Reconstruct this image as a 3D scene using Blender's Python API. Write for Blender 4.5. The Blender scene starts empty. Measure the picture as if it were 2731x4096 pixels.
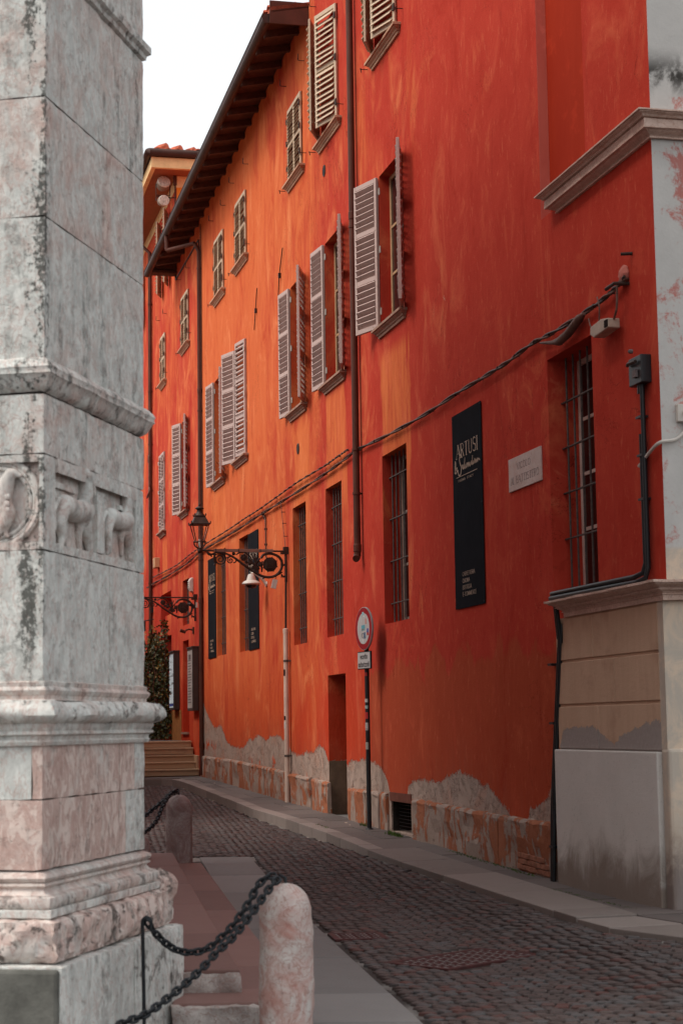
import bpy, math, random
from math import sin, cos, pi, radians, sqrt
from mathutils import Vector, Matrix, noise
random.seed(7)
C = bpy.context.scene.collection
# ------------------------------------------------------------------ camera
FPX, CX, CY = 7350.0, 1365.5, 2048.0
TH = math.atan((2905 - 2048) / FPX); RO = 0.0145
Fw = Vector((0, cos(TH), sin(TH))); Up = Vector((0, -sin(TH), cos(TH))); Rt = Vector((1, 0, 0))
cR = Rt * cos(RO) - Up * sin(RO); cU = Rt * sin(RO) + Up * cos(RO)
CAM = Vector((0, 0, 1.6))
cam = bpy.data.cameras.new('camera'); co = bpy.data.objects.new('camera', cam); C.objects.link(co)
m = Matrix((cR, cU, -Fw)).transposed().to_4x4(); m.translation = CAM; co.matrix_world = m
cam.sensor_fit = 'VERTICAL'; cam.sensor_height = 36; cam.lens = FPX / 4096 * 36; cam.clip_end = 2000; cam.clip_start = .1
cam.dof.use_dof = True; cam.dof.focus_distance = 27; cam.dof.aperture_fstop = 4.0
bpy.context.scene.camera = co
try: cy = bpy.context.scene.cycles; cy.max_bounces = 6; cy.diffuse_bounces = 4; cy.transparent_max_bounces = 8; cy.caustics_reflective = False
except Exception: pass
# ------------------------------------------------------------------ light
SUN_EL, SUN_DIR = 50, (-0.93, -0.36)         # where the bright part of the overcast sky stands
world = bpy.data.worlds.new('World'); bpy.context.scene.world = world; world.use_nodes = True
wt = world.node_tree; bg = wt.nodes['Background']
sky = wt.nodes.new('ShaderNodeTexSky'); sky.sky_type = 'NISHITA'; sky.sun_disc = False
sky.sun_elevation = radians(SUN_EL); sky.sun_rotation = math.atan2(SUN_DIR[0], SUN_DIR[1])
sky.air_density = 1.0; sky.dust_density = 6.0; sky.ozone_density = 1.0
hs = wt.nodes.new('ShaderNodeHueSaturation'); hs.inputs['Saturation'].default_value = .22
wt.links.new(sky.outputs[0], hs.inputs['Color']); cloud = wt.nodes.new('ShaderNodeMix'); cloud.data_type = 'RGBA'; cloud.inputs[0].default_value = .72   # even cloud layer over the sky
cloud.inputs[7].default_value = (5.75, 6.0, 6.15, 1); wt.links.new(hs.outputs[0], cloud.inputs[6]); wt.links.new(cloud.outputs[2], bg.inputs[0]); bg.inputs[1].default_value = .15
sl = bpy.data.lights.new('sun', 'SUN'); sl.energy = 1.5; sl.angle = radians(26); sl.color = (1, .93, .82)
so = bpy.data.objects.new('sun', sl); C.objects.link(so)
hd = Vector((SUN_DIR[0], SUN_DIR[1], 0)).normalized() * cos(radians(SUN_EL)) + Vector((0, 0, sin(radians(SUN_EL))))
so.rotation_euler = hd.to_track_quat('Z', 'Y').to_euler()
vs = bpy.context.scene.view_settings
vs.view_transform = 'Standard'; vs.look = 'None'; vs.exposure = 0.45; vs.gamma = 1; vs.use_curve_mapping = False

# ------------------------------------------------------------------ geometry of the place
def ray(px, py): return Fw * FPX + cR * (px - CX) - cU * (py - CY)
def proj(p):
    v = Vector(p) - CAM; d = v.dot(Fw); return CX + FPX * v.dot(cR) / d, CY - FPX * v.dot(cU) / d
def on_z(px, py, z):
    r = ray(px, py); return CAM + r * ((z - CAM.z) / r.z)
vd = ray(-350, 2930); vd.z = 0; vd.normalize()          # direction in which the long facade recedes
D = -vd                                                # along the facade, towards the viewer
NI = Vector((-D.y, D.x, 0))                            # into the wall
if NI.x < 0: NI = -NI
PB = on_z(2222, 3520, 0.0)                             # foot of the wall at the twin pipes
def hit(px, py, out=0.0):
    r = ray(px, py); o = PB - NI * out; return CAM + r * ((o - CAM).dot(NI) / r.dot(NI))
O0 = hit(803, 3104); O0.z = 0
FW = Matrix((D, NI, Vector((0, 0, 1)))).transposed().to_4x4(); FW.translation = O0
FWI = FW.inverted()
def W(px, py, out=0.0):
    p = FWI @ hit(px, py, out); return p.x, p.z
def S(px, py=2400, out=0.0): return W(px, py, out)[0]
def depth_s(s): return (FW @ Vector((s, 0, 0))).y
def zr(Y): return -.15 + .0225 * max(0, Y - 19)        # road level
def zs(Y): return -.01 + .0225 * max(0, Y - 18.5)      # pavement level at the wall
def G(px, py, zf):
    z = zf(20) if callable(zf) else zf
    for _ in range(12):
        p = on_z(px, py, z); z = zf(p.y) if callable(zf) else zf
    return p
# ------------------------------------------------------------------ object helpers
WM = {}
def tag(o, label=None, cat=None, group=None, kind=None):
    if label: o['label'] = label
    if cat: o['category'] = cat
    if group: o['group'] = group
    if kind: o['kind'] = kind
    return o
def link(name, data, mat=None, parent=None, M=None):
    o = bpy.data.objects.new(name, data); C.objects.link(o)
    M = M if M is not None else Matrix.Identity(4)
    if parent is not None:
        o.parent = parent; o.matrix_basis = WM[parent.name].inverted() @ M
    else: o.matrix_basis = M
    WM[o.name] = M.copy()
    if mat is not None and data is not None and len(data.materials) == 0: data.materials.append(mat)
    return o
def thing(name, label, cat, M=None, group=None, kind=None):
    return tag(link(name, None, None, None, M), label, cat, group, kind)
def T(x, y, z): return Matrix.Translation((x, y, z))
def RZ(a): return Matrix.Rotation(a, 4, 'Z')
class MB:
    def __init__(s): s.v = []; s.f = []; s.sm = False
    def add(s, vs_, fs):
        b = len(s.v); s.v += [tuple(v) for v in vs_]; s.f += [tuple(i + b for i in f) for f in fs]; return s
    def box(s, x0, x1, y0, y1, z0, z1, M=None):
        vs_ = [Vector((x, y, z)) for z in (z0, z1) for y in (y0, y1) for x in (x0, x1)]
        if M is not None: vs_ = [M @ v for v in vs_]
        return s.add(vs_, [(0, 2, 3, 1), (4, 5, 7, 6), (0, 1, 5, 4), (2, 6, 7, 3), (0, 4, 6, 2), (1, 3, 7, 5)])
    def tube(s, pts, r, n=8, closed=False, flat=1.0):
        pts = [Vector(p) for p in pts]; k = len(pts); rs = r if isinstance(r, (list, tuple)) else [r] * k
        rings = []; a = None
        for i, p in enumerate(pts):
            if closed: t = pts[(i + 1) % k] - pts[i - 1]
            else: t = pts[min(i + 1, k - 1)] - pts[max(i - 1, 0)]
            t.normalize()
            if a is None: a = t.orthogonal().normalized()
            a = (a - t * a.dot(t)); a = a.normalized() if a.length > 1e-6 else t.orthogonal().normalized()
            b = t.cross(a)
            rings.append([p + (a * cos(2 * pi * j / n) + b * sin(2 * pi * j / n) * flat) * rs[i] for j in range(n)])
        vs_ = [v for rg in rings for v in rg]; fs = []
        for i in range(k if closed else k - 1):
            for j in range(n):
                fs.append((i * n + j, i * n + (j + 1) % n, ((i + 1) % k) * n + (j + 1) % n, ((i + 1) % k) * n + j))
        if not closed: fs += [tuple(range(n))[::-1], tuple((k - 1) * n + j for j in range(n))]
        s.sm = True; return s.add(vs_, fs)
    def lathe(s, prof, n=20, M=None, ang=0, arc=2 * pi):
        vs_ = []; fs = []; k = len(prof)
        for i, (r, z) in enumerate(prof):
            for j in range(n): vs_.append(Vector((r * cos(ang + 2 * pi * j / n), r * sin(ang + 2 * pi * j / n), z)))
        if M is not None: vs_ = [M @ v for v in vs_]
        for i in range(k - 1):
            for j in range(n): fs.append((i * n + j, i * n + (j + 1) % n, (i + 1) * n + (j + 1) % n, (i + 1) * n + j))
        fs += [tuple(range(n))[::-1], tuple((k - 1) * n + j for j in range(n))]
        return s.add(vs_, fs)
    def prism(s, poly, fn, a, b):
        "poly: 2D points; fn(u, v, w) -> xyz; extruded over w = a..b"
        n = len(poly); vs_ = [fn(u, v, a) for u, v in poly] + [fn(u, v, b) for u, v in poly]
        return s.add(vs_, [tuple(range(n))[::-1], tuple(range(n, 2 * n))] + [(i, (i + 1) % n, n + (i + 1) % n, n + i) for i in range(n)])
    def build(s, name, mat=None, parent=None, M=None, bevel=0, seg=2, smooth=None):
        o = link(name, s.mesh(name, smooth), mat, parent, M)
        if bevel:
            md = o.modifiers.new('Bevel', 'BEVEL'); md.width = bevel; md.segments = seg; md.limit_method = 'ANGLE'; md.angle_limit = radians(40)
        return o
    def mesh(s, name='mesh', smooth=None):
        me = bpy.data.meshes.new(name); me.from_pydata(s.v, [], s.f); me.update()
        if s.sm if smooth is None else smooth:
            me.shade_smooth()
            try: me.set_sharp_from_angle(angle=radians(38))
            except Exception: pass
        return me
def smooth_path(pts, n=6):
    "Catmull-Rom through pts"
    P_ = [Vector(p) for p in pts]; P_ = [P_[0] * 2 - P_[1]] + P_ + [P_[-1] * 2 - P_[-2]]; out = []
    for i in range(1, len(P_) - 2):
        a, b, c, d = P_[i - 1:i + 3]
        for j in range(n):
            t = j / n
            out.append(.5 * ((2 * b) + (c - a) * t + (2 * a - 5 * b + 4 * c - d) * t * t + (-a + 3 * b - 3 * c + d) * t ** 3))
    out.append(P_[-2]); return out
# ------------------------------------------------------------------ material helpers
class NT:
    def __init__(s, name):
        s.m = bpy.data.materials.new(name); s.m.use_nodes = True; s.t = s.m.node_tree
        s.b = s.t.nodes['Principled BSDF']; s.tc = None
    def new(s, typ, props=None, **inp):
        n = s.t.nodes.new('ShaderNode' + typ)
        for k, v in (props or {}).items(): setattr(n, k, v)
        for k, v in inp.items():
            key = int(k[1:]) if k[0] == 'i' and k[1:].isdigit() else k.replace('_', ' ')
            s.set(n.inputs[key], v)
        return n
    def set(s, sock, v):
        if isinstance(v, bpy.types.NodeSocket): s.t.links.new(v, sock)
        elif isinstance(v, (tuple, list)) and len(v) == 3 and sock.type == 'RGBA': sock.default_value = (*v, 1)
        else: sock.default_value = v
    def obj(s):
        if s.tc is None: s.tc = s.new('TexCoord').outputs['Object']
        return s.tc
    def xyz(s): 
        n = s.new('SeparateXYZ', None, i0=s.obj()); return n.outputs
    def map(s, sc, loc=(0, 0, 0), v=None):
        return s.new('Mapping', None, i0=v if v is not None else s.obj(), Scale=sc, Location=loc).outputs[0]
    def noise(s, sc=5, det=4, ro=.55, v=None, dis=0):
        return s.new('TexNoise', None, Vector=v if v is not None else s.obj(), Scale=sc, Detail=det, Roughness=ro, Distortion=dis).outputs[0]
    def math(s, op, a, b=0.0, clamp=False):
        return s.new('Math', {'operation': op, 'use_clamp': clamp}, i0=a, i1=b).outputs[0]
    def step(s, v, lo, hi):
        n = s.new('MapRange', {'interpolation_type': 'SMOOTHSTEP'}, i0=v); n.inputs[1].default_value = lo; n.inputs[2].default_value = hi
        return n.outputs[0]
    def lin(s, v, lo, hi, a=0., b=1.):
        n = s.new('MapRange', None, i0=v, i1=lo, i2=hi, i3=a, i4=b); return n.outputs[0]
    def mix(s, f, a, b, mode='MIX'):
        n = s.new('Mix', {'data_type': 'RGBA', 'blend_type': mode}); s.set(n.inputs[0], f); s.set(n.inputs[6], a); s.set(n.inputs[7], b); return n.outputs[2]
    def bump(s, h, st=.3, dist=.01):
        s.t.links.new(s.new('Bump', None, Height=h, Strength=st, Distance=dist).outputs[0], s.b.inputs['Normal'])
    def out(s, col=None, rough=.8, spec=.3, metal=0.):
        if col is not None: s.set(s.b.inputs['Base Color'], col)
        s.set(s.b.inputs['Roughness'], rough); s.b.inputs['Specular IOR Level'].default_value = spec; s.set(s.b.inputs['Metallic'], metal)
        return s.m
    def curve(s, x, pts):
        "piecewise linear map of x in 0..1 through pts (0..1, 0..1)"
        n = s.t.nodes.new('ShaderNodeFloatCurve'); cu = n.mapping.curves[0]; n.mapping.use_clip = True
        while len(cu.points) > 2: cu.points.remove(cu.points[1])
        cu.points[0].location = pts[0]; cu.points[-1].location = pts[-1]
        for p in pts[1:-1]: cu.points.new(*p)
        for p in cu.points: p.handle_type = 'VECTOR'
        n.mapping.update(); s.set(n.inputs['Value'], x); return n.outputs[0]
def simple(name, col, rough=.6, spec=.4, metal=0., var=.25, sc=6, bump=0.1, bsc=40, bd=.004):
    n = NT(name); a = n.noise(sc, 5, .6)
    c = n.mix(n.lin(a, .3, .7), tuple(x * (1 - var) for x in col), tuple(min(1, x * (1 + var)) for x in col))
    if bump: n.bump(n.noise(bsc, 4, .6), bump, bd)
    return n.out(c, rough, spec, metal)
# ------------------------------------------------------------------ materials
LS = 32.0                                             # facade length used to normalise s in the paint masks
def s01(s): return (s + 4) / LS
LOSS = [(803,2760),(809,2792),(826,2849),(857,2912),(886,2904),(909,2970),(932,2987),(975,2993),(998,2953),(1009,2961),(1035,2938),(1067,2964),(1081,2944),(1119,2944),(1139,2967),(1167,3007),(1202,3024),(1225,3007),(1253,3010),(1276,2981),(1299,2998),(1311,3044),(1391,3059),(1403,3039),(1437,3044),(1454,3033),(1489,3047),(1512,3056),(1540,3096),(1555,3136),(1560,3190),(1622,3215),(1632,3148),(1650,3125),(1679,3116),(1735,3128),(1768,3128),(1787,3104),(1819,3095),(1833,3083),(1847,3090),(1900,3112),(1936,3150),(1945,3139),(1977,3175),(2007,3220),(2034,3240),(2040,3300),(2114,3300),(2120,3235),(2156,3223),(2186,3193),(2212,3155),(2240,3150)]
def losspts(px_list):
    out = []
    for p in px_list:
        s, z = W(*p)
        if out and s01(s) <= out[-1][0] + 1e-4: s = None
        if s is not None: out.append((s01(s), max(0, min(1, z / 3))))
    return [(0, 0)] + [(out[0][0] - .002, 0)] + out + [(1, out[-1][1])]
def paint_wall():
    n = NT('red_ochre_plaster'); x, y, z = n.xyz()[0:3]
    big = n.noise(.35, 3, .5); clo = n.noise(1, 6, .68, n.map((1.1, 1, .62), (7, 2, 1)), 1.3); brs = n.noise(1, 5, .7, n.map((14, 6, 5), (1, 5, 2)), .8); streak = n.noise(1, 6, .66, n.map((1.7, 1, .34)), 1.0)
    st2 = n.noise(1, 5, .65, n.map((7, 4, .9)), .7); mid = n.noise(1.6, 5, .6, None, .5); fine = n.noise(38, 4, .65)
    sx = n.math('ADD', x, n.math('MULTIPLY', n.math('SUBTRACT', streak, .5), 1.2))
    zn = n.math('ADD', z, n.math('MULTIPLY', n.math('SUBTRACT', mid, .5), 1.3))
    # how far the wash has turned from red to orange: most at the far end and high up, patchy everywhere
    u = n.new('MapRange', None, i0=x, i1=-4, i2=28).outputs[0]
    f = n.curve(u, [(0, .34), (s01(-.6), .36), (s01(1), .72), (s01(6), .74), (s01(10), .56), (s01(12.6), .52), (s01(13.2), .28), (s01(17), .22), (s01(20), .1), (s01(24), .05), (1, .0)])
    f = n.math('ADD', f, n.math('MULTIPLY', n.math('SUBTRACT', streak, .5), .6)); f = n.math('ADD', f, n.math('MULTIPLY', n.math('SUBTRACT', clo, .5), .9))
    f = n.math('ADD', f, n.math('MULTIPLY', n.math('SUBTRACT', big, .5), .8))
    f = n.math('ADD', f, n.math('MULTIPLY', n.lin(z, 4, 13), .12), True)
    red = n.mix(mid, (.38, .030, .018), (.52, .062, .038)); org = n.mix(streak, (.52, .085, .030), (.66, .17, .058))
    col = n.mix(n.step(f, .25, .8), red, org)
    # washed runs under the sills, repainted runs at foot
    for s0, s1, z1 in RUNS:
        mk = n.math('MULTIPLY', n.step(sx, s0 - .06, s0 + .06), n.step(sx, s1 + .06, s1 - .06))
        mk = n.math('MULTIPLY', mk, n.step(z, z1, z1 - .25)); mk = n.math('MULTIPLY', mk, n.step(zn, z1 - 3.1, z1 - 1.6))
        mk = n.math('MULTIPLY', mk, n.lin(st2, .35, .6, .35, .85)); col = n.mix(mk, col, (.66, .17, .055))
    low = n.math('MULTIPLY', n.step(n.math('ADD', zn, n.math('MULTIPLY', streak, .5)), 2.75, 2.6), n.step(sx, 15.9, 16.3))
    col = n.mix(n.math('MULTIPLY', low, .85), col, n.mix(streak, (.33, .052, .024), (.46, .088, .038)))
    lo2 = n.math('MULTIPLY', n.step(zn, 3.4, 1.4), n.step(sx, 16.3, 15.9))
    col = n.mix(n.math('MULTIPLY', lo2, .6), col, n.mix(st2, (.46, .04, .014), (.62, .08, .025)))
    col = n.mix(n.math('MULTIPLY', n.step(clo, .50, .72), .42), col, n.mix(f, (.62, .10, .055), (.84, .33, .14)))
    col = n.mix(n.math('MULTIPLY', n.step(clo, .46, .28), .38), col, n.mix(f, (.30, .015, .008), (.50, .045, .008)))
    col = n.mix(n.math('MULTIPLY', n.step(brs, .56, .7), .22), col, (.80, .26, .14)); col = n.mix(n.math('MULTIPLY', n.step(brs, .42, .3), .25), col, (.20, .014, .008))
    # pale rubbed salt bloom and dark drips
    col = n.mix(n.math('MULTIPLY', n.step(st2, .6, .78), n.math('MULTIPLY', n.step(mid, .45, .7), .3)), col, (.74, .34, .22))
    col = n.mix(n.math('MULTIPLY', n.step(streak, .42, .25), .35), col, (.22, .018, .012))
    # the skin of paint that has fallen off along the foot
    lim = n.math('MULTIPLY', n.curve(u, losspts(LOSS)), 3.0)
    jag = n.math('ADD', n.math('MULTIPLY', n.math('SUBTRACT', n.noise(7, 6, .8), .5), .30), n.math('MULTIPLY', n.math('SUBTRACT', n.noise(28, 4, .7), .5), .09))
    loss = n.step(n.math('SUBTRACT', lim, n.math('ADD', z, jag)), -.004, .004)
    pl = n.mix(n.noise(5, 6, .7), (.31, .215, .175), (.52, .395, .33)); pl = n.mix(n.math('MULTIPLY', n.step(mid, .52, .62), .25), pl, (.5, .2, .12))
    back = n.math('MULTIPLY', n.step(n.noise(2.2, 5, .7), .57, .6), n.step(n.math('SUBTRACT', lim, z), .28, .5))
    back = n.math('MULTIPLY', back, n.step(x, 13.6, 13.2))
    loss = n.math('MULTIPLY', loss, n.math('SUBTRACT', 1, back))
    crk = n.step(n.math('ABSOLUTE', n.math('SUBTRACT', n.noise(2.6, 6, .7, n.map((1, 1, 2.2), (2, 0, 4)), 1.2), .5)), .010, .003)
    pl = n.mix(n.math('MULTIPLY', crk, n.step(mid, .42, .5)), pl, (.10, .06, .05)); pl = n.mix(n.math('MULTIPLY', n.step(n.noise(16, 6, .8), .58, .66), .55), pl, (.20, .12, .095))
    damp = n.math('MULTIPLY', n.step(n.math('SUBTRACT', n.math('ADD', z, jag), lim), .55, .0), n.step(st2, .40, .62)); col = n.mix(n.math('MULTIPLY', damp, .35), col, (.34, .085, .05))
    hair = n.math('MULTIPLY', n.step(n.math('ABSOLUTE', n.math('SUBTRACT', n.noise(.55, 7, .72, n.map((1, 1, .7), (9, 1, 3)), .8), .5)), .0032, .001), n.step(big, .5, .6)); col = n.mix(n.math('MULTIPLY', hair, .6), col, (.10, .012, .008))
    col = n.mix(loss, col, pl)
    chip = n.step(n.noise(1.7, 6, .75, n.map((1, 1, 1), (3.3, 0, 8))), .70, .71); col = n.mix(n.math('MULTIPLY', chip, .8), col, (.5, .34, .26))
    h = n.math('ADD', n.math('MULTIPLY', fine, .3), n.math('ADD', n.math('MULTIPLY', mid, .7), n.math('MULTIPLY', clo, .8)))
    h = n.math('SUBTRACT', n.math('SUBTRACT', h, n.math('MULTIPLY', loss, 2.0)), chip)
    h = n.math('ADD', h, n.math('MULTIPLY', n.math('MULTIPLY', loss, n.step(n.noise(4, 6, .75), .44, .5)), 1.3))
    n.bump(h, .8, .014); return n.out(col, .9, .03)
RUNS = []
def run_under(pxl, pxr, py):
    a, z = W(pxl, py); b, _ = W(pxr, py - 60); RUNS.append((a, b, z))
run_under(1520, 1628, 1400); run_under(1303, 1383, 1560); run_under(1170, 1232, 1700); run_under(650, 668, 2150); run_under(845, 900, 1950)
M = {}
M['wall'] = paint_wall()
M['orange_wall'] = simple('warm_orange_plaster', (.72, .22, .03), .85, .2, var=.12, sc=1.5)
M['soffit'] = simple('painted_soffit', (.30, .09, .045), .8, .2, var=.1)
M['cream'] = simple('cream_band_paint', (.75, .48, .24), .8, .2, var=.12)
M['rafter'] = simple('old_dark_rafter_wood', (.09, .032, .02), .8, .2, var=.35, sc=9)
M['gutter'] = simple('brown_painted_copper', (.055, .024, .018), .55, .2, .2, var=.3, sc=3)
M['pipe'] = simple('brown_downpipe_metal', (.085, .028, .018), .6, .2, .15, var=.3, sc=2.5)
M['iron'] = simple('rusty_dark_iron', (.045, .024, .018), .55, .4, .5, var=.45, sc=14)
M['bar'] = simple('grey_brown_bar_paint', (.10, .075, .068), .7, .1, .1, var=.35, sc=20)
M['black'] = simple('black_coated_metal', (.012, .012, .014), .45, .4, .1, var=.3)
M['banner'] = simple('charcoal_sign_sheet', (.014, .014, .017), .9, .02, var=.15, bump=0)
M['print'] = simple('beige_print', (.50, .36, .27), .7, .2, var=.05, bump=0)
M['tile'] = simple('terracotta_roof_tile', (.52, .13, .07), .85, .2, var=.4, sc=5)
M['white'] = simple('off_white_plastic', (.55, .50, .45), .5, .4, var=.08, bump=0)
M['pvc'] = simple('beige_grey_pipe_plastic', (.60, .45, .37), .6, .15, var=.12, sc=3, bump=.05)
M['boxbeige'] = simple('beige_metal_box', (.55, .30, .15), .5, .4, var=.05, bump=0)
M['cable'] = simple('weathered_cable', (.12, .06, .045), .7, .3, var=.35, sc=12)
M['glass'] = simple('dark_window_glass', (.014, .012, .012), .12, .5, var=.2, bump=0)
M['winframe'] = simple('ochre_window_timber', (.40, .24, .13), .6, .3, var=.2, sc=8)
M['winframe2'] = simple('grey_beige_window_timber', (.22, .165, .14), .55, .35, var=.15, sc=8)
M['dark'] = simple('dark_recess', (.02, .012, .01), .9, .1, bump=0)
M['board'] = simple('dark_brown_case', (.050, .032, .026), .55, .35, var=.15, bump=0)
def shutter_mat(nm, a, b):
    n = NT(nm); s = n.noise(1, 5, .65, n.map((6, 6, 24))); k = n.noise(14, 5, .7)
    c = n.mix(s, a, b); c = n.mix(n.step(k, .63, .68), c, (.20, .12, .08)); n.bump(k, .3, .004); return n.out(c, .7, .25)
M['shutter'] = shutter_mat('faded_mauve_shutter_paint', (.40, .28, .25), (.53, .40, .36))
M['shutter_up'] = shutter_mat('flaking_beige_shutter_paint', (.44, .32, .21), (.62, .48, .36))
def stone_mat(nm, a, b, dark, vein=(.5, .2, .15), sc=1.0, rough=.8, bd=.012):
    n = NT(nm); k = n.noise(3 * sc, 6, .65, None, .8); f = n.noise(24 * sc, 5, .7); v = n.noise(5 * sc, 5, .6, None, 2.2)
    c = n.mix(n.step(k, .3, .7), a, b); c = n.mix(n.math('MULTIPLY', n.step(n.math('ABSOLUTE', n.math('SUBTRACT', v, .5)), .035, .0), .6), c, vein)
    c = n.mix(n.math('MULTIPLY', n.step(f, .58, .72), .6), c, dark); n.bump(n.math('ADD', f, k), .55, bd); return n.out(c, rough, .25)
M['sill'] = stone_mat('weathered_sandstone_sill', (.24, .14, .095), (.36, .23, .165), (.07, .04, .03))
M['cornice'] = stone_mat('stucco_cornice', (.54, .38, .31), (.68, .50, .42), (.16, .11, .09), (.40, .2, .14), 1.4)
M['granite'] = None
def granite(nm, a, b, sp=(.07, .06, .06), tint=.25):
    n = NT(nm); oi = n.new('ObjectInfo').outputs['Random']; g = n.noise(55, 5, .85); k = n.noise(2.2, 6, .7, None, .6)
    c = n.mix(k, a, b); c = n.mix(n.math('MULTIPLY', n.step(k, .55, .68), .35), c, sp); c = n.mix(n.math('MULTIPLY', n.step(g, .58, .7), .6), c, sp); c = n.mix(n.math('MULTIPLY', n.step(g, .42, .3), .4), c, tuple(min(1, q * 1.9) for q in b))
    c = n.mix(tint, c, n.mix(oi, tuple(q * .5 for q in a), b), 'MIX'); n.bump(n.math('ADD', n.math('MULTIPLY', g, .35), k), .5, .008); return n.out(c, .7, .3)
M['granite'] = granite('grey_granite', (.155, .120, .105), (.27, .222, .20), (.06, .055, .055), .35)
M['slab'] = granite('dark_paving_slab', (.085, .066, .062), (.17, .135, .122), (.05, .045, .045), .45)
M['stepstone'] = granite('ochre_step_stone', (.36, .22, .13), (.52, .34, .21))
M['redstone'] = granite('worn_red_marble_paving', (.165, .082, .070), (.26, .145, .125), (.10, .05, .045), .35)
M['lslab'] = granite('smooth_grey_slab', (.13, .122, .118), (.25, .235, .225), (.06, .055, .055), .4)
def cobble_mat():
    n = NT('porphyry_cobble'); g = n.math('FRACT', n.math('ADD', n.new('NewGeometry').outputs['Random Per Island'], n.math('MULTIPLY', n.new('ObjectInfo').outputs['Random'], 7.3))); k = n.noise(30, 4, .7); r2 = n.math('FRACT', n.math('MULTIPLY', g, 37.7))
    c = n.mix(g, (.042, .026, .023), (.080, .055, .050)); c = n.mix(n.step(r2, .55, 1), c, (.072, .064, .064)); c = n.mix(n.step(r2, .15, .0), c, (.09, .034, .028))
    c = n.mix(n.math('MULTIPLY', n.step(k, .5, .7), .35), c, (.12, .105, .10)); n.bump(n.noise(60, 5, .75), .55, .006); return n.out(c, n.lin(k, .3, .7, .55, .8), .35)
M['cobble'] = cobble_mat()
def joint_mat():
    n = NT('sandy_joint_fill'); k = n.noise(1.1, 4, .6, None, .6); f = n.noise(60, 4, .7)
    c = n.mix(n.step(k, .48, .6), (.040, .030, .027), (.36, .33, .305)); c = n.mix(f, c, (.05, .04, .036)); n.bump(f, .5, .006); return n.out(c, .9, .2)
M['joint'] = joint_mat()
M['earth'] = simple('dark_earth_joint', (.035, .028, .024), .95, .1, var=.4, sc=20)
def marble_mat():
    "pale pink-veined limestone with black lichen runs; object colour r = pinkness, g = roughness of the surface"
    n = NT('weathered_pink_marble'); ci = n.new('ObjectInfo').outputs['Color']; cc = n.new('SeparateColor', None, i0=ci).outputs
    x, y, z = n.xyz()[0:3]
    k = n.noise(2.6, 6, .65, None, .9); v = n.noise(7, 6, .62, n.map((1.6, 1.6, .8)), 1.4); f = n.noise(26, 6, .7); s = n.noise(1, 5, .65, n.map((7, 7, .8)), .5)
    k2 = n.noise(9, 6, .7, n.map((1, 1, .6)), .8); base = n.mix(n.step(k2, .35, .65), (.50, .50, .475), (.68, .68, .645)); pink = n.mix(n.step(v, .35, .62), (.42, .23, .19), (.66, .50, .44))
    pk = n.math('ADD', n.math('ADD', cc[0], .08), n.math('MULTIPLY', n.math('SUBTRACT', k, .5), 1.6))
    c = n.mix(n.math('MULTIPLY', n.step(pk, .25, .85), .8), base, pink)
    c = n.mix(n.math('MULTIPLY', n.step(n.math('ABSOLUTE', n.math('SUBTRACT', v, .5)), .03, .0), n.lin(cc[0], 0, 1, .5, .7)), c, (.44, .26, .22)); c = n.mix(n.math('MULTIPLY', n.step(s, .55, .72), .15), c, (.25, .25, .24))
    # lichen: streaks at the arris, under ledges, in the pits
    xw = n.math('ADD', x, n.math('MULTIPLY', n.math('SUBTRACT', n.noise(2.3, 4, .6), .5), .30)); arr = n.math('MULTIPLY', n.step(xw, -.17, -.10), n.step(y, .20, .0)); arr = n.math('MULTIPLY', arr, n.step(z, 1.5, 2.2))
    runs = n.math('MULTIPLY', n.step(s, .49, .61), n.step(n.noise(.9, 4, .6), .42, .6))
    lm = n.math('MULTIPLY', n.step(n.math('ADD', n.math('MULTIPLY', arr, .115), n.math('ADD', n.math('MULTIPLY', s, .5), n.math('MULTIPLY', f, .5))), .60, .67), n.lin(arr, 0, 1, .2, .9))
    d2 = n.math('MULTIPLY', runs, n.math('MULTIPLY', n.step(n.noise(11, 6, .75), .42, .58), n.lin(cc[2], 0, 1, .25, .95)))
    c = n.mix(n.math('MAXIMUM', lm, d2), c, (.055, .056, .050))
    pn = n.math('ADD', n.math('MULTIPLY', n.noise(17, 6, .75, None, .6), .6), n.math('MULTIPLY', n.noise(6, 4, .6, None, 1), .4)); pits = n.math('MULTIPLY', n.step(pn, .53, .61), n.lin(cc[1], .1, 1, .08, .85)); c = n.mix(pits, c, (.085, .068, .06))
    h = n.math('ADD', n.math('MULTIPLY', n.math('ADD', f, k), .5), n.math('MULTIPLY', pits, -1.0))
    n.bump(h, .6, .02); return n.out(c, .82, .22)
M['marble'] = marble_mat()
M['chain'] = simple('black_painted_chain', (.014, .016, .019), .42, .5, .5, var=.5, sc=30, bump=.25, bsc=90)
def leafmat():
    n = NT('ivy_leaf'); g = n.new('NewGeometry').outputs['Random Per Island']
    c = n.mix(g, (.012, .02, .006), (.075, .068, .014)); c = n.mix(n.step(g, .86, .9), c, (.20, .11, .015)); return n.out(c, .55, .35)
M['leaf'] = leafmat()
M['weed'] = simple('pavement_weed', (.06, .10, .015), .7, .2, var=.4)
M['bollard'] = stone_mat('mottled_pink_bollard_stone', (.42, .21, .175), (.56, .53, .50), (.13, .10, .09), (.30, .13, .10), 1.5, .75, .008)
M['bollard_far'] = stone_mat('mottled_grey_bollard_stone', (.20, .115, .105), (.36, .31, .295), (.07, .05, .045), (.22, .12, .10), 1.3, .8)
def brushed(nm, a, b):
    n = NT(nm); s = n.noise(1, 6, .68, n.map((2.2, 1, .5)), 1.0); k = n.noise(3, 6, .7)
    c = n.mix(s, a, b); c = n.mix(n.math('MULTIPLY', n.step(k, .55, .7), .3), c, tuple(min(1, q * 1.5) for q in b)); n.bump(k, .4, .01); return n.out(c, .9, .03)
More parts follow.
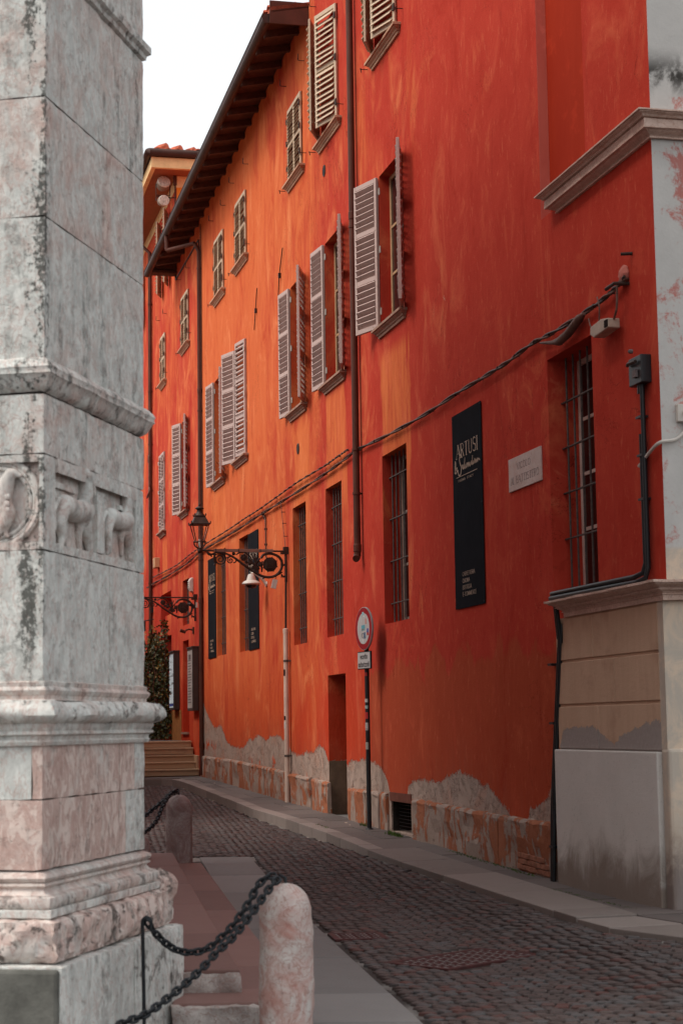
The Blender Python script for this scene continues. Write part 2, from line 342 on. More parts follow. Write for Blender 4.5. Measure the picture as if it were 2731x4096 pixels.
M['niche'] = brushed('darker_red_brown', (.30, .022, .010), (.40, .042, .018)); M['reveal'] = brushed('pale_rubbed_red', (.46, .085, .06), (.62, .17, .13))
# ------------------------------------------------------------------ ground and setting
g = MB(); g.box(-400, 400, -200, 600, -.9, -.6); tag(g.build('ground', M['earth']), kind='structure')
# ------------------------------------------------------------------ facade: openings are (s0, s1, z0, z1, depth)
def opening(tl, tr, bl, br, depth):
    "pixel corners in the photograph -> real opening rectangle on the facade"
    a, b = W(*tl), W(*tr); c, d = W(*bl), W(*br)
    return ((a[0] + c[0]) / 2, (b[0] + d[0]) / 2, (c[1] + d[1]) / 2, (a[1] + b[1]) / 2, depth)
def facade(mb, s0, s1, z0, z1, ops, niche=None):
    xs = sorted(set([s0, s1] + [v for o in ops for v in o[:2] if s0 < v < s1]))
    zs_ = sorted(set([z0, z1] + [v for o in ops for v in o[2:4] if z0 < v < z1]))
    for i in range(len(xs) - 1):
        for j in range(len(zs_) - 1):
            cx, cz = (xs[i] + xs[i + 1]) / 2, (zs_[j] + zs_[j + 1]) / 2
            if any(o[0] < cx < o[1] and o[2] < cz < o[3] for o in ops): continue
            mb.add([(xs[i], 0, zs_[j]), (xs[i + 1], 0, zs_[j]), (xs[i + 1], 0, zs_[j + 1]), (xs[i], 0, zs_[j + 1])], [(0, 1, 2, 3)])
    for a, b, c, d, dep in ops:
        v = [(a, 0, c), (b, 0, c), (b, 0, d), (a, 0, d), (a, dep, c), (b, dep, c), (b, dep, d), (a, dep, d)]
        mb.add(v, [(0, 4, 5, 1), (1, 5, 6, 2), (2, 6, 7, 3), (3, 7, 4, 0), (4, 7, 6, 5)])
def shell(mb, s0, s1, z0, z1, dep):
    v = [(s0, 0, z0), (s1, 0, z0), (s1, 0, z1), (s0, 0, z1), (s0, dep, z0), (s1, dep, z0), (s1, dep, z1), (s0, dep, z1)]
    mb.add(v, [(1, 5, 6, 2), (2, 6, 7, 3), (3, 7, 4, 0), (4, 7, 6, 5)])
SB = S(1245, 700); SC = 27.11; SA = -3.5           # joint of the two houses, street corner, start of the far house
OPS = {}
OPS['A'] = opening((1526,1828),(1623,1771),(1541,2496),(1638,2475), .34)
OPS['B'] = opening((1301,1961),(1363,1919),(1310,2550),(1376,2536), .34)
OPS['C'] = opening((1170,2036),(1221,2004),(1177,2580),(1231,2572), .34)
OPS['Dd'] = opening((956,2158),(992,2135),(960,2608),(998,2602), .34)
OPS['E'] = opening((867,2212),(903,2188),(869,2626),(905,2616), .34)
OPS['F'] = opening((731,2325),(757,2311),(733,2504),(756,2495), .34)
OPS['Gg'] = opening((733,2566),(757,2556),(733,2931),(756,2929), .30)
OPS['H'] = opening((643,2384),(689,2359),(646,2950),(684,2935), .55)
OPS['big'] = opening((2185,1443),(2363,1338),(2213,2380),(2393,2330), .42)
OPS['door'] = opening((1314,2700),(1383,2694),(1316,3272),(1389,3270), .45)
OPS['vent'] = opening((1565,3205),(1644,3200),(1567,3318),(1646,3345), .35)
def win_px(l, r, top_l, bot_l, dep=.22):
    s0, z1 = W(l, top_l); _, z0 = W(l + 3, bot_l); return (s0, S(r, (top_l + bot_l) / 2), z0, z1, dep)
OPS['s1'] = win_px(1515, 1611, 708, 1322); OPS['s2'] = win_px(1299, 1373, 977, 1549)
OPS['s3'] = win_px(1162, 1219, 1152, 1661); OPS['sB'] = win_px(945, 988, 1400, 1850); OPS['sA'] = win_px(859, 897, 1528, 1940)
OPS['s5'] = win_px(728, 751, 1691, 2055)
OPS['s6'] = opening((643,1825),(661,1804),(644,2135),(663,2120), .15)
OPS['U1'] = (S(1499, 300), S(1590, 150), W(1499, 232)[1], W(1499, 232)[1] + 1.95, .15)
OPS['U2'] = (S(1284, 560), S(1356, 450), W(1284, 575)[1], 0, .15)
OPS['U2'] = OPS['U2'][:3] + (OPS['U2'][2] + 1.9, .15)
OPS['u3'] = opening((1158,447),(1209,355),(1159,734),(1210,664), .15)
OPS['u4'] = opening((946,821),(987,755),(948,1062),(988,1026), .15)
OPS['u5'] = opening((862,968),(897,913),(864,1197),(897,1157), .15)
OPS['u6'] = opening((731,1195),(757,1151),(730,1395),(757,1367), .15)
OPS['u7'] = opening((648,1353),(665,1325),(646,1536),(663,1523), .15)
def inn(a, b): return [o for o in OPS.values() if a < (o[0] + o[1]) / 2 < b]
OPS['niche'] = (S(2146, 300), S(2330, 300), W(2160, 845)[1] - .1, 15.9, .12)
def root(label, cat, s, name, z=0): return thing(name, label, cat, FW @ T(s, 0, z))
corner_house = root('tall deep red corner house with the barred window above a beige panelled dado', 'building', (SB + SC) / 2, 'corner_house')
eave_house = root('orange rendered house with the long dark projecting eave and brown gutter', 'building', (SB + SA) / 2, 'eave_house')
far_house = root('farthest orange house rising above the eave, with cream cornice and red tiles', 'building', SA - 4, 'far_house')
mb = MB(); facade(mb, SB, SC, -.6, 16, inn(SB, SC)); mb.build('wall', M['wall'], corner_house, FW)
EZ = lambda s: 13.33 + (s + 3.54) * (13.72 - 13.33) / 16.34          # underside of the rafters at the wall
mb = MB(); facade(mb, SA, SB, -.6, 13.3, inn(SA, SB)); mb.add([(SA, 0, 13.3), (SB, 0, 13.3), (SB, 0, EZ(SB) + .2), (SA, 0, EZ(SA) + .2)], [(0, 1, 2, 3)])
shell(mb, SA, SB, -.6, 13.35, 8); mb.build('wall', M['wall'], eave_house, FW)
FZ = W(710, 698)[1]; SF0 = SA - 16
mb = MB(); facade(mb, SF0, SA - .02, -.6, FZ, inn(SF0, SA))
mb.build('wall', M['wall'], far_house, FW)
mb = MB(); shell(mb, SF0, SA - .02, -.6, FZ, 9); mb.build('side_wall', M['orange_wall'], far_house, FW)
# ---- side wall of the corner house towards the square: whitewash worn through to red
n = NT('worn_white_over_red'); x, y, z = n.xyz()[0:3]; a = n.noise(2.6, 6, .7, n.map((1, 1, .8)), .6); b_ = n.noise(1, 5, .6, n.map((1, 5, .6)), .4)
edge = n.step(y, .0, .35); hi = n.step(z, 7.25, 7.3); mid_ = n.step(z, 3.1, 3.15)
thr = n.math('ADD', n.math('MULTIPLY', n.math('MULTIPLY', edge, n.step(z, 5.2, 6.8)), .16), n.math('MULTIPLY', hi, -.22))
redm = n.step(n.math('ADD', a, n.math('ADD', thr, n.math('MULTIPLY', n.math('SUBTRACT', n.noise(14, 6, .75), .5), .5))), .56, .70); redm = n.math('MULTIPLY', redm, .75)
redm = n.math('MULTIPLY', redm, mid_)
wc = n.mix(n.noise(4, 5, .6), (.44, .42, .40), (.60, .57, .54)); lowc = n.mix(n.step(a, .4, .6), (.66, .52, .40), (.50, .43, .36)); lowc = n.mix(n.step(n.math('ADD', n.math('MULTIPLY', z, .4), a), .85, .55), lowc, n.mix(b_, (.16, .10, .06), (.28, .26, .27)))
wc = n.mix(mid_, lowc, wc); dk = n.math('MULTIPLY', n.math('MULTIPLY', n.step(z, 7.75, 7.45), n.step(z, 7.2, 7.45)), n.step(a, .4, .55))
c = n.mix(redm, wc, (.44, .075, .05)); c = n.mix(dk, c, (.05, .045, .04)); n.bump(n.noise(30, 5, .7), .4, .008); M['sidewall'] = n.out(c, .85, .2)
mb = MB(); shell(mb, SB, SC, -.6, 16, 9); mb.build('side_wall', M['sidewall'], corner_house, FW)
# ------------------------------------------------------------------ mouldings
def sweep_L(prof, s0, s1, ylen, name, mat, parent, start_mitre=True, step=.12, amp=0.0):
    "profile (out, z) run along the facade from s0 to the street corner s1 and round it"
    path = []
    def pts(o):
        a = s0 - (o if start_mitre else 0); b = s1 + o; r = []
        if start_mitre: r.append((s0 - o, .0))
        k = max(2, int((s1 - s0) / step)); r += [(a + (b - a) * i / k, -o) for i in range(k + 1)]
        k = max(2, int(ylen / step)); r += [(b, -o + (ylen + o) * i / k) for i in range(1, k + 1)]
        return r
    vs_ = []; fs = []; rows = [pts(o) for o, z in prof]; w = len(rows[0])
    for (o, z), r in zip(prof, rows):
        for x, y in r:
            d = noise.noise(Vector((x * 6, y * 6, z * 9))) * amp; vs_.append((x, y + d, z + d))
    for i in range(len(prof) - 1):
        for j in range(w - 1): fs.append((i * w + j, i * w + j + 1, (i + 1) * w + j + 1, (i + 1) * w + j))
    fs.append(tuple(i * w for i in range(len(prof)))); 
    mb = MB(); mb.add(vs_, fs); return mb.build(name, mat, parent, FW, smooth=False)
zb = (W(2601, 550)[1] + W(2165, 912)[1]) / 2; zt = W(2581, 424, .14)[1]; h = zt - zb
prof = [(0, 0), (.03, 0), (.03, .07), (.015, .075), (.03, .14), (.07, .22), (.085, .27), (.085, .285), (.12, .29), (.12, .66), (.105, .67), (.105, .70), (.135, .72), (.15, .80), (.18, .86), (.18, .90), (.20, .91), (.20, .97), (.17, 1), (0, 1.04)]
sweep_L([(o, zb + q * h) for o, q in prof], S(2135, 825, .2) + .2, SC + .01, 4, 'upper_cornice', M['cornice'], corner_house, amp=.006)
zc1 = W(2676, 2399)[1]; zc0 = W(2206, 2480, .06)[1]; ztop = W(2640, 2313, .2)[1]
SD = S(2217, 2600, .06)
zc0 = zc1 = (zc0 + zc1) / 2
h = ztop - zc1
prof = [(.0, 0), (.07, 0), (.07, .28), (.085, .29), (.085, .34), (.075, .35), (.09, .45), (.12, .50), (.12, .545), (.14, .55), (.14, .60), (.125, .61), (.15, .70), (.19, .78), (.20, .84), (.20, .86), (.225, .87), (.225, 1.0), (0, 1.05)]
sweep_L([(o, zc1 + q * h) for o, q in prof], S(2172, 2400, .225) + .225, SC + .01, 4, 'lower_cornice', M['cornice'], corner_house, amp=.006)
# dado panels between the cornice and the stone slab
def loss_panel():
    n = NT('beige_dado_plaster'); x, y, z = n.xyz()[0:3]; st = n.noise(1, 5, .6, n.map((9, 5, .8)), .3); k = n.noise(2, 4, .6)
    c = n.mix(st, (.50, .33, .225), (.64, .435, .31)); c = n.mix(n.math('MULTIPLY', n.step(k, .5, .7), .4), c, (.33, .19, .13))
    pp = [(2247,2985),(2270,2990),(2272,2913),(2330,2908),(2372,2902),(2402,2909),(2437,2952),(2472,2976),(2514,2940),(2556,2919),(2597,2896),(2640,2884)]
    u = n.new('MapRange', None, i0=x, i1=-4, i2=28).outputs[0]; q = losspts(pp)
    lim = n.math('MULTIPLY', n.curve(u, q), 3); jag = n.math('MULTIPLY', n.math('SUBTRACT', n.noise(11, 6, .78), .5), .2)
    ls = n.step(n.math('SUBTRACT', lim, n.math('ADD', z, jag)), -.004, .004)
    c = n.mix(ls, c, n.mix(n.noise(20, 5, .7), (.28, .24, .225), (.44, .38, .35))); n.bump(n.math('SUBTRACT', n.noise(30, 5, .7), ls), .5, .01); return n.out(c, .9, .05)
M['dado'] = loss_panel()
zg1 = W(2425, 2628, .05)[1]; zg2 = W(2430, 2815, .05)[1]; zsl = W(2430, 3003, .09)[1]
rows = [(zc1 - .002, zg1, [2372]), (zg1, zg2, [2454]), (zg2, zsl, [2385])]
core = MB(); core.box(SD, SC + .004, -.035, .2, -.4, zc1); core.build('dado_core', M['dado'], corner_house, FW)
for zt_, zb_, joints in rows:
    xs = [SD + .02] + [S(j, 2700, .05) for j in joints] + [SC - .12]
    for a, b in zip(xs, xs[1:]):
        p = MB(); p.box(a + .006, b - .006, -.05, -.036, zb_ + .014, zt_ - .014); p.build('plaster_panel', M['dado'], corner_house, FW, bevel=.004, seg=1)
p = MB(); p.box(SC - .115, SC + .012, -.05, 3.5, zsl - .1, zc1 - .003); p.build('corner_strip', M['sidewall'], corner_house, FW)
n = NT('pebbled_cement_slab'); x, y, z = n.xyz()[0:3]; f = n.noise(34, 6, .9); k = n.noise(1.6, 5, .6); st = n.noise(1, 6, .7, n.map((2.2, 2, 1.6)), .8)
c = n.mix(k, (.54, .50, .46), (.74, .69, .645)); c = n.mix(n.step(f, .60, .66), c, (.10, .09, .08)); c = n.mix(n.math('MULTIPLY', n.step(f, .36, .28), .6), c, (.5, .45, .40))
c = n.mix(n.math('MULTIPLY', n.step(n.math('ADD', z, n.math('MULTIPLY', n.math('SUBTRACT', st, .5), .9)), .55, .1), .75), c, (.13, .075, .045)); c = n.mix(n.math('MULTIPLY', n.step(st, .66, .8), .3), c, (.5, .48, .47)); n.bump(f, .7, .008)
M['cement'] = n.out(c, .85, .2)
SR = S(2632, 3200, .09)
p = MB(); p.box(SD + .0, SR, -.095, -.02, -.12, zsl); p.build('cement_slab', M['cement'], corner_house, FW, bevel=.012)
p = MB(); p.box(SR + .012, SC + .05, -.06, 3.5, -.3, zsl + .03); p.build('corner_plinth', M['sidewall'], corner_house, FW, bevel=.03)
# ------------------------------------------------------------------ plinth along the foot of the facade
n = NT('patched_plinth_render'); x, y, z = n.xyz()[0:3]; k = n.noise(1.5, 6, .7, n.map((1, 1, .8)), .8); f = n.noise(9, 6, .75); st = n.noise(1, 5, .65, n.map((3.4, 2, .8)), .8)
c = n.mix(n.noise(5, 5, .6), (.27, .19, .155), (.42, .32, .265)); mk = n.step(n.math('ADD', n.math('MULTIPLY', k, .5), n.math('MULTIPLY', st, .5)), .50, .515)
c = n.mix(mk, c, n.mix(f, (.27, .085, .042), (.42, .16, .085))); c = n.mix(n.math('MULTIPLY', n.step(f, .58, .66), .5), c, (.12, .075, .055)); n.bump(n.math('ADD', n.math('MULTIPLY', mk, .8), n.math('MULTIPLY', n.noise(6, 6, .75), 2)), .8, .018)
M['plinth'] = n.out(c, .9, .15)
n = NT('exposed_footing_brick'); br = n.new('TexBrick', None, Vector=n.map((1, 1, 1)), Scale=5.0); br.inputs['Color1'].default_value = (.34, .17, .12, 1); br.inputs['Color2'].default_value = (.42, .24, .18, 1); br.inputs['Mortar'].default_value = (.26, .2, .17, 1); M['footbrick'] = n.out(br.outputs[0], .9, .2)
def plinth_piece(pl, pr, par, cracks=1):
    (xa, ya), (xb, yb) = pl, pr; s0, z0 = W(xa, ya, .05); s1, z1 = W(xb, yb, .05)
    k = max(2, int((s1 - s0) / .09)); prof = [(.0, 0, .03), (.045, 0, .02), (.065, 0, -.01), (.06, 0, -.05), (.055, .33, 0), (.06, .66, 0), (.05, 1, -.3)]
    vs_ = []; fs = []
    for i in range(k + 1):
        s = s0 + (s1 - s0) * i / k; zt_ = z0 + (z1 - z0) * i / k; zb_ = zs(depth_s(s)) - .02
        for j, (o, t, dz) in enumerate(prof):
            z = zt_ + (zb_ - zt_) * t + dz; q = noise.fractal(Vector((s * 3.5, j * .7, z * 4)), .6, 2, 4) * .018
            o2 = o + (q if j else 0); fall = noise.noise(Vector((s * 1.3 + 5, z * 2, 3)))
            if t > .6 and (fall > .15 or s > SBR): o2 -= .035
            vs_.append((s, -max(.004, o2), z + (noise.noise(Vector((s * 5, 1, 1))) * .02 if j < 4 else 0)))
    w = len(prof)
    for i in range(k):
        for j in range(w - 1): fs.append((i * w + j, i * w + j + 1, (i + 1) * w + j + 1, (i + 1) * w + j))
    e = len(vs_)
    for i in (0, k):
        b = i * w; vs_.append((vs_[b][0], .02, vs_[b + w - 1][2])); fs.append(tuple(range(b, b + w)) + (len(vs_) - 1,))
    m_ = MB(); m_.add(vs_, fs); m_.build('plinth_block', M['plinth'], par, FW, smooth=False)
def plinth_run(pts, par, pitch):
    for a, b in zip(pts, pts[1:]): plinth_piece(a, b, par)
SBR = S(2075, 3400)
plinth_run([(806,3028),(931,3046)], eave_house, 1); plinth_run([(932,3046),(1056,3073)], eave_house, 1); plinth_run([(1057,3073),(1150,3096)], eave_house, 1)
plinth_run([(1152,3098),(1236,3118)], eave_house, 1); plinth_run([(1246,3120),(1311,3138)], corner_house, 1)
plinth_run([(1391,3160),(1462,3168)], corner_house, 1); plinth_run([(1464,3168),(1541,3182)], corner_house, 1)
plinth_run([(1648,3203),(1795,3232)], corner_house, 1); plinth_run([(1797,3232),(1990,3270)], corner_house, 1); plinth_run([(1993,3270),(2208,3303)], corner_house, 1)
rb_ = random.Random(4); M['brick'] = simple('worn_footing_brick', (.30, .13, .085), .9, .05, var=.4, sc=14, bump=.6)
for row in range(3):
    s = SBR + .03 + (row % 2) * .11
    while s < S(2200, 3450) - .1:
        w_ = rb_.uniform(.19, .22)
        if rb_.random() < .85: q = MB(); z_ = .02 + row * .062 + zs(depth_s(s)) - .01; q.box(s, s + w_, -.034 - rb_.random() * .012, -.01, z_, z_ + .052); q.build('brick', M['brick'], corner_house, FW, bevel=.005, seg=1)
        s += w_ + .012
# ------------------------------------------------------------------ eave of the middle house
rm = MB(); OV = .62
def slope(o): return -.20 * o
ra, rb = SA - .02, SB - .02
me_r = MB().box(-.055, .055, -OV, .0, -.02, .11)
me_r = me_r.mesh('rafter_mesh')
TL = Matrix.Rotation(math.atan(.20), 4, 'X')
k = 0; s = SB - .12
while s > SA:
    o = link('rafter', me_r, M['rafter'], eave_house, FW @ T(s, 0, EZ(s) - .005) @ TL); s -= .775; k += 1
for a, b, o0, o1, z0, z1, nm, mt in [(ra, rb, 8, -OV - .02, .10, .13, 'eave_boarding', 'rafter'), (ra, rb, 8, -OV - .05, .135, .2, 'roof', 'tile')]:
    v = []
    for ss in (a, b):
        for o in (o1, o0):
            for zz in (z0, z1): v.append((ss, o, EZ(ss) + .20 * o + zz))
    q = MB(); q.add(v, [(0, 1, 3, 2), (4, 6, 7, 5), (0, 4, 5, 1), (2, 3, 7, 6), (0, 2, 6, 4), (1, 5, 7, 3)]); roof = q.build(nm, M[mt], eave_house, FW)
q = MB(); s = SA + .1      # curved covering tiles, one course along the edge
tm = MB(); pr = [(.085 * cos(t), .06 * sin(t)) for t in [pi * i / 6 for i in range(7)]]
tm.prism([(x, z) for x, z in pr] + [(x * .8, z * .75) for x, z in pr[::-1]], lambda u, v, w: (u, w, v + .2 * w), -OV - .09, -OV + .40); tme = tm.mesh('edge_tile')
while s < SB - .1:
    link('roof_tile', tme, M['tile'], eave_house, FW @ T(s, random.uniform(-.02, .02), EZ(s) + .2 + random.uniform(0, .012))); s += .235
gp = lambda s: Vector((s, -OV - .10, EZ(s) - .02 - .10))
q = MB(); q.tube([gp(ra - .35), gp(ra), gp((ra + rb) / 2), gp(rb - .05)], .085, 14); q.tube([gp(ra - .35) + Vector((0, -.07, .07)), gp(rb - .05) + Vector((0, -.07, .07))], .014, 6); q.build('gutter', M['gutter'], eave_house, FW)
q = MB(); v = EZ(rb); q.box(rb - .03, rb, -OV - .06, .0, v - .22, v + .18); q.build('gable_board', M['pipe'], eave_house, FW)
q = MB(); v = EZ(ra); q.box(ra - .34, ra, -OV - .02, -.0, v - .16, v - .10); q.box(ra - .34, ra, -OV, 0, v - .05, v + .1); q.build('eave_end', M['rafter'], eave_house, FW)
# ------------------------------------------------------------------ far house: soffit, cream band, gutter, tiles
ov = .72; a0, b0 = SF0, SA - .02
q = MB(); q.box(a0, b0 + ov, -ov, 5, FZ, FZ + .05); q.build('soffit', M['soffit'], far_house, FW)
q = MB(); q.box(a0, b0 + ov + .02, -ov - .02, -ov + .09, FZ - .03, FZ + .24); q.box(b0 + ov - .09, b0 + ov + .02, -ov + .09, 6, FZ - .03, FZ + .24); q.build('cream_cornice', M['cream'], far_house, FW)
q = MB(); q.box(a0, b0 + .012, -.012, .0, FZ - .3, FZ - .005); q.box(b0, b0 + .012, .0, 6, FZ - .30, FZ - .005); q.build('cream_band', M['cream'], far_house, FW)
q = MB(); zg = FZ + .34; c_ = Vector((b0 + ov + .1, -ov - .1, zg)); q.tube([(a0, -ov - .1, zg), c_ + Vector((-.02, 0, 0)), c_ + Vector((0, .02, 0)), (b0 + ov + .1, 6, zg)], .1, 12); q.build('gutter', M['gutter'], far_house, FW)
v = [(a0, -ov - .1, zg + .03), (b0 + ov + .1, -ov - .1, zg + .03), (b0 + ov + .1, 6, zg + .03), (a0, 6, zg + .03), (a0, 4, zg + 1.0), (b0 - 3.6, 4, zg + 1.0)]
q = MB(); q.add(v, [(0, 1, 5, 4), (1, 2, 5), (2, 3, 4, 5), (0, 3, 2, 1), (0, 4, 3)]); q.build('roof', M['tile'], far_house, FW)
tm = MB(); tm.prism([(x * 1.25, z * 1.5) for x, z in pr] + [(x, z) for x, z in pr[::-1]], lambda u, v, w: (w, u, v - .22 * w), -.6, .08); tme = tm.mesh('edge_tile')
y = -ov + .12
while y < 4: link('roof_tile', tme, M['tile'], far_house, FW @ T(b0 + ov + .05, y, zg + .06 + random.uniform(-.01, .02))); y += .26
for i in range(8):
    q = MB(); q.lathe([(.02, -.18), (.1, -.16), (.12, 0), (.1, .2), (.02, .22)], 8); f_ = i * .42
    q.build('ridge_tile', M['tile'], far_house, FW @ T(b0 + ov - .25 - f_, -ov + .25 + f_, zg + .20 + f_ * .25) @ Matrix.Rotation(radians(45), 4, 'Z') @ Matrix.Rotation(radians(80), 4, 'Y'), smooth=True)
o = OPS['niche']; q = MB(); q.box(o[0] + .001, o[1] - .001, .112, .119, o[2] + .001, 15.9); q.build('niche_panel', M['niche'], corner_house, FW)  # niche back coloured a darker red-brown than the wall
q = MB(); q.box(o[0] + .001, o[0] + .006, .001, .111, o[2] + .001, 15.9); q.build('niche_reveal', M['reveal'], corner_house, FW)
# ------------------------------------------------------------------ shutters
M['winpale'] = simple('pale_window_timber', (.62, .50, .44), .6, .2, var=.12, sc=8)
SLATS = {}
def slat_mesh(w, d, up):
    key = (round(w, 3), round(d, 3), up)
    if key not in SLATS:
        mb = MB(); mb.box(0, w, -d / 2, d / 2, -(.005 if up else .0145), (.005 if up else .0145)); SLATS[key] = mb.mesh('slat'); SLATS[key].materials.append(M['shutter_up' if up else 'shutter'])
    return SLATS[key]
def leaf(hs, z0, w, h, side, phi, par, panels=3, ns=7, up=False, lean=0.0):
    "hinged at facade coordinate hs; side=+1 hinge on the left jamb; phi = opening angle"
    mt = M['shutter_up' if up else 'shutter']; th = .045; st = .055; rl = .07
    if up: th = .032
    Mx = FW @ T(hs, -.03, z0) @ RZ(-side * phi) @ Matrix.Rotation(lean, 4, 'X'); X = lambda a, b: (min(a * side, b * side), max(a * side, b * side))
    q = MB(); q.box(*X(0, st), -th / 2, th / 2, 0, h); q.box(*X(w - st, w), -th / 2, th / 2, 0, h)
    hp = (h - rl) / panels
    for i in range(panels + 1): q.box(*X(st, w - st), -th / 2 + .001, th / 2 - .001, i * hp, i * hp + rl)
    for i in range(panels):
        q.box(*X(st, w - st), -th / 2 - .006, -th / 2 + .004, i * hp + rl - .012, i * hp + rl + .004)
    f = q.build('shutter', mt, par, Mx, bevel=.004, seg=1)
    for zz in (.2, h / 2, h - .25):
        hg = MB(); hg.box(*X(-.02, .03), -.035, -.02, zz, zz + .09); hg.lathe([(.011, zz), (.011, zz + .1)], 8, T(-.012 * side, -.03, 0)); hg.build('hinge', M['white'] if not up else M['iron'], f, Mx)
    sp = (hp - rl) / ns; me = slat_mesh(w - 2 * st, sp * (1.42 if up else .95), up); R_ = Matrix.Rotation(radians(53 if up else 46), 4, 'X')
    for i in range(panels):
        for j in range(ns):
            zz = i * hp + rl + sp * (j + .5)
            x0 = st if side > 0 else -(w - st)
            link('slat', me, None, f, Mx @ T(x0, random.uniform(-.003, .003) - (.018 if up else 0), zz) @ R_ @ Matrix.Rotation(random.uniform(-.02, .02), 4, 'Y'))
    return f
def sill(o, par, up=False, name='window_sill'):
    a, b, z = o[0] - .05, o[1] + .05, o[2]
    pr = [(0, -.135), (.03, -.135), (.035, -.10), (.05, -.095), (.055, -.075), (.085, -.055), (.09, -.04), (.115, -.038), (.115, -.004), (.11, 0), (-.1, .005)]
    vs_ = []; fs = []
    for o_, dz in pr:
        vs_ += [(a - max(o_, 0), 0 if o_ >= 0 else .1, z + dz), (a - max(0, o_), -o_, z + dz), (b + max(0, o_), -o_, z + dz), (b + max(0, o_), 0 if o_ >= 0 else .1, z + dz)]
    for i in range(len(pr) - 1):
        for j in range(3): fs.append((i * 4 + j, i * 4 + j + 1, i * 4 + j + 5, i * 4 + j + 4))
    q = MB(); q.add(vs_, fs); q.build(name, M['sill_up' if up else 'sill'], par, FW, smooth=False)
def window(o, par, mat, cols=2, rows=4, y=None):
    a, b, c, d, dep = o; y = y if y is not None else dep - .07
    q = MB(); t = .06
    q.box(a, a + t, y, y + .05, c, d); q.box(b - t, b, y, y + .05, c, d); q.box(a + t, b - t, y, y + .05, c, c + .09); q.box(a + t, b - t, y, y + .05, d - .06, d)
    for i in range(1, cols):
        x = a + (b - a) * i / cols; q.box(x - .035, x + .035, y - .004, y + .05, c + .09, d - .06)
    cw = (b - a) / cols; zz = [c + .09 + (d - .06 - c - .09) * j / rows for j in range(rows + 1)]
    f = q.build('window', mat, par, FW, bevel=.006, seg=1)
    for i in range(cols):
        xa = a + cw * i + .05; xb = a + cw * (i + 1) - .05
        for j in range(rows):
            g_ = MB(); g_.box(xa, xb, y + .018, y + .026, zz[j] + .005, zz[j + 1] - .005); g_.build('pane', M['glass'], f, FW)
            if j: k_ = MB(); k_.box(xa - .01, xb + .01, y + .008, y + .04, zz[j] - .018, zz[j] + .018); k_.build('glazing_bar', mat, f, FW)
    return f
def grille(o, par, nv=6, zlist=None, yb=.10):
    a, b, c, d, dep = o; f = None
    zl = zlist or [c + (d - c) * t for t in (.12, .37, .62, .87)]
    q = MB()
    for i, z in enumerate(zl):
        q = MB(); q.box(a - .0, b, yb - .008, yb + .02, z - .007, z + .007)
        if f is None: f = q.build('window_grille', M['bar'], par, FW)
        else: q.build('cross_bar', M['bar'], f, FW)
    for i in range(nv):
        x = a + (b - a) * (i + .72) / (nv + .25); q = MB(); q.tube([(x, yb + .004, c + .005), (x, yb + .004, (c + d) / 2), (x, yb + .004, d)], .012, 6); q.build('bar', M['bar'], f, FW)
CH, EH, FH = corner_house, eave_house, far_house
for k, par in (('A', CH), ('B', CH), ('C', EH), ('Dd', EH), ('E', EH), ('F', EH)):
    window(OPS[k], par, M['winframe2'], 2, 3); grille(OPS[k], par)
window(OPS['big'], CH, M['winpale'], 2, 4, .33)
o = OPS['big']; grille(o, CH, 6, [W(2244, 1620, -.17)[1], W(2250, 1800, -.17)[1], W(2256, 1978, -.17)[1], W(2262, 2160, -.17)[1]], .15)
for k, par, phl, phr in (('s1', CH, 162, 163), ('s2', CH, 174, 165), ('s3', EH, 173, 160), ('sA', EH, 174, 165), ('sB', EH, 163, 9), ('s5', EH, 162, 166)):
    o = OPS[k]; w = (o[1] - o[0]) / 2 - .01; h = o[3] - o[2] - .02
    leaf(o[0] - .01, o[2] + .01, w, h, 1, radians(phl), par); leaf(o[1] + .01, o[2] + .01, w, h, -1, radians(phr), par)
    sill(o, par); window(o, par, M['winframe'], 2, 3)
M['sill_up'] = stone_mat('tan_upper_sill', (.36, .20, .12), (.50, .31, .20), (.10, .06, .04))
for k, par, phl, phr in (('U1', CH, 24, 17), ('U2', CH, 25, 18), ('u3', EH, 0, 0), ('u4', EH, 0, 0), ('u5', EH, 0, 0), ('u6', EH, 0, 0), ('u7', FH, 0, 0)):
    o = OPS[k]; w = (o[1] - o[0]) / 2 - .008; h = o[3] - o[2] - .02; dz = .0
    for sd, ph, hx in ((1, phl, o[0] + .004), (-1, phr, o[1] - .004)):
        f = leaf(hx, o[2] + .01, w, h, sd, radians(ph), par, 2, 9, True)
    sill((o[0] - .02, o[1] + .02, o[2] - .02), par, True)
o = OPS['s6']; w = (o[1] - o[0]) / 2 - .005
for sd, hx in ((1, o[0]), (-1, o[1])): leaf(hx, o[2] + .01, w, o[3] - o[2] - .02, sd, 0, FH, 3, 7)
sill(o, FH)
for a_, b_, c_ in (((1130,991),(1117,1099),(1113,1187)), ((1028,1152),(1022,1240),(1017,1320))):
    q = MB(); pp = [W(*a_, .03), W(*b_, .03), W(*c_, .03)]; q.tube([(s_, -.03, z_) for s_, z_ in pp], .010, 6); s_, z_ = pp[1]; q.box(s_ - .02, s_ + .02, -.05, 0, z_ - .06, z_ + .03); tag(q.build('tie_rod', M['iron'], None, FW), 'thin iron rod on the orange wall ' + ('above the shutters left of the vent' if a_[0] > 1100 else 'between the two groups of large shutters'), 'iron rod')
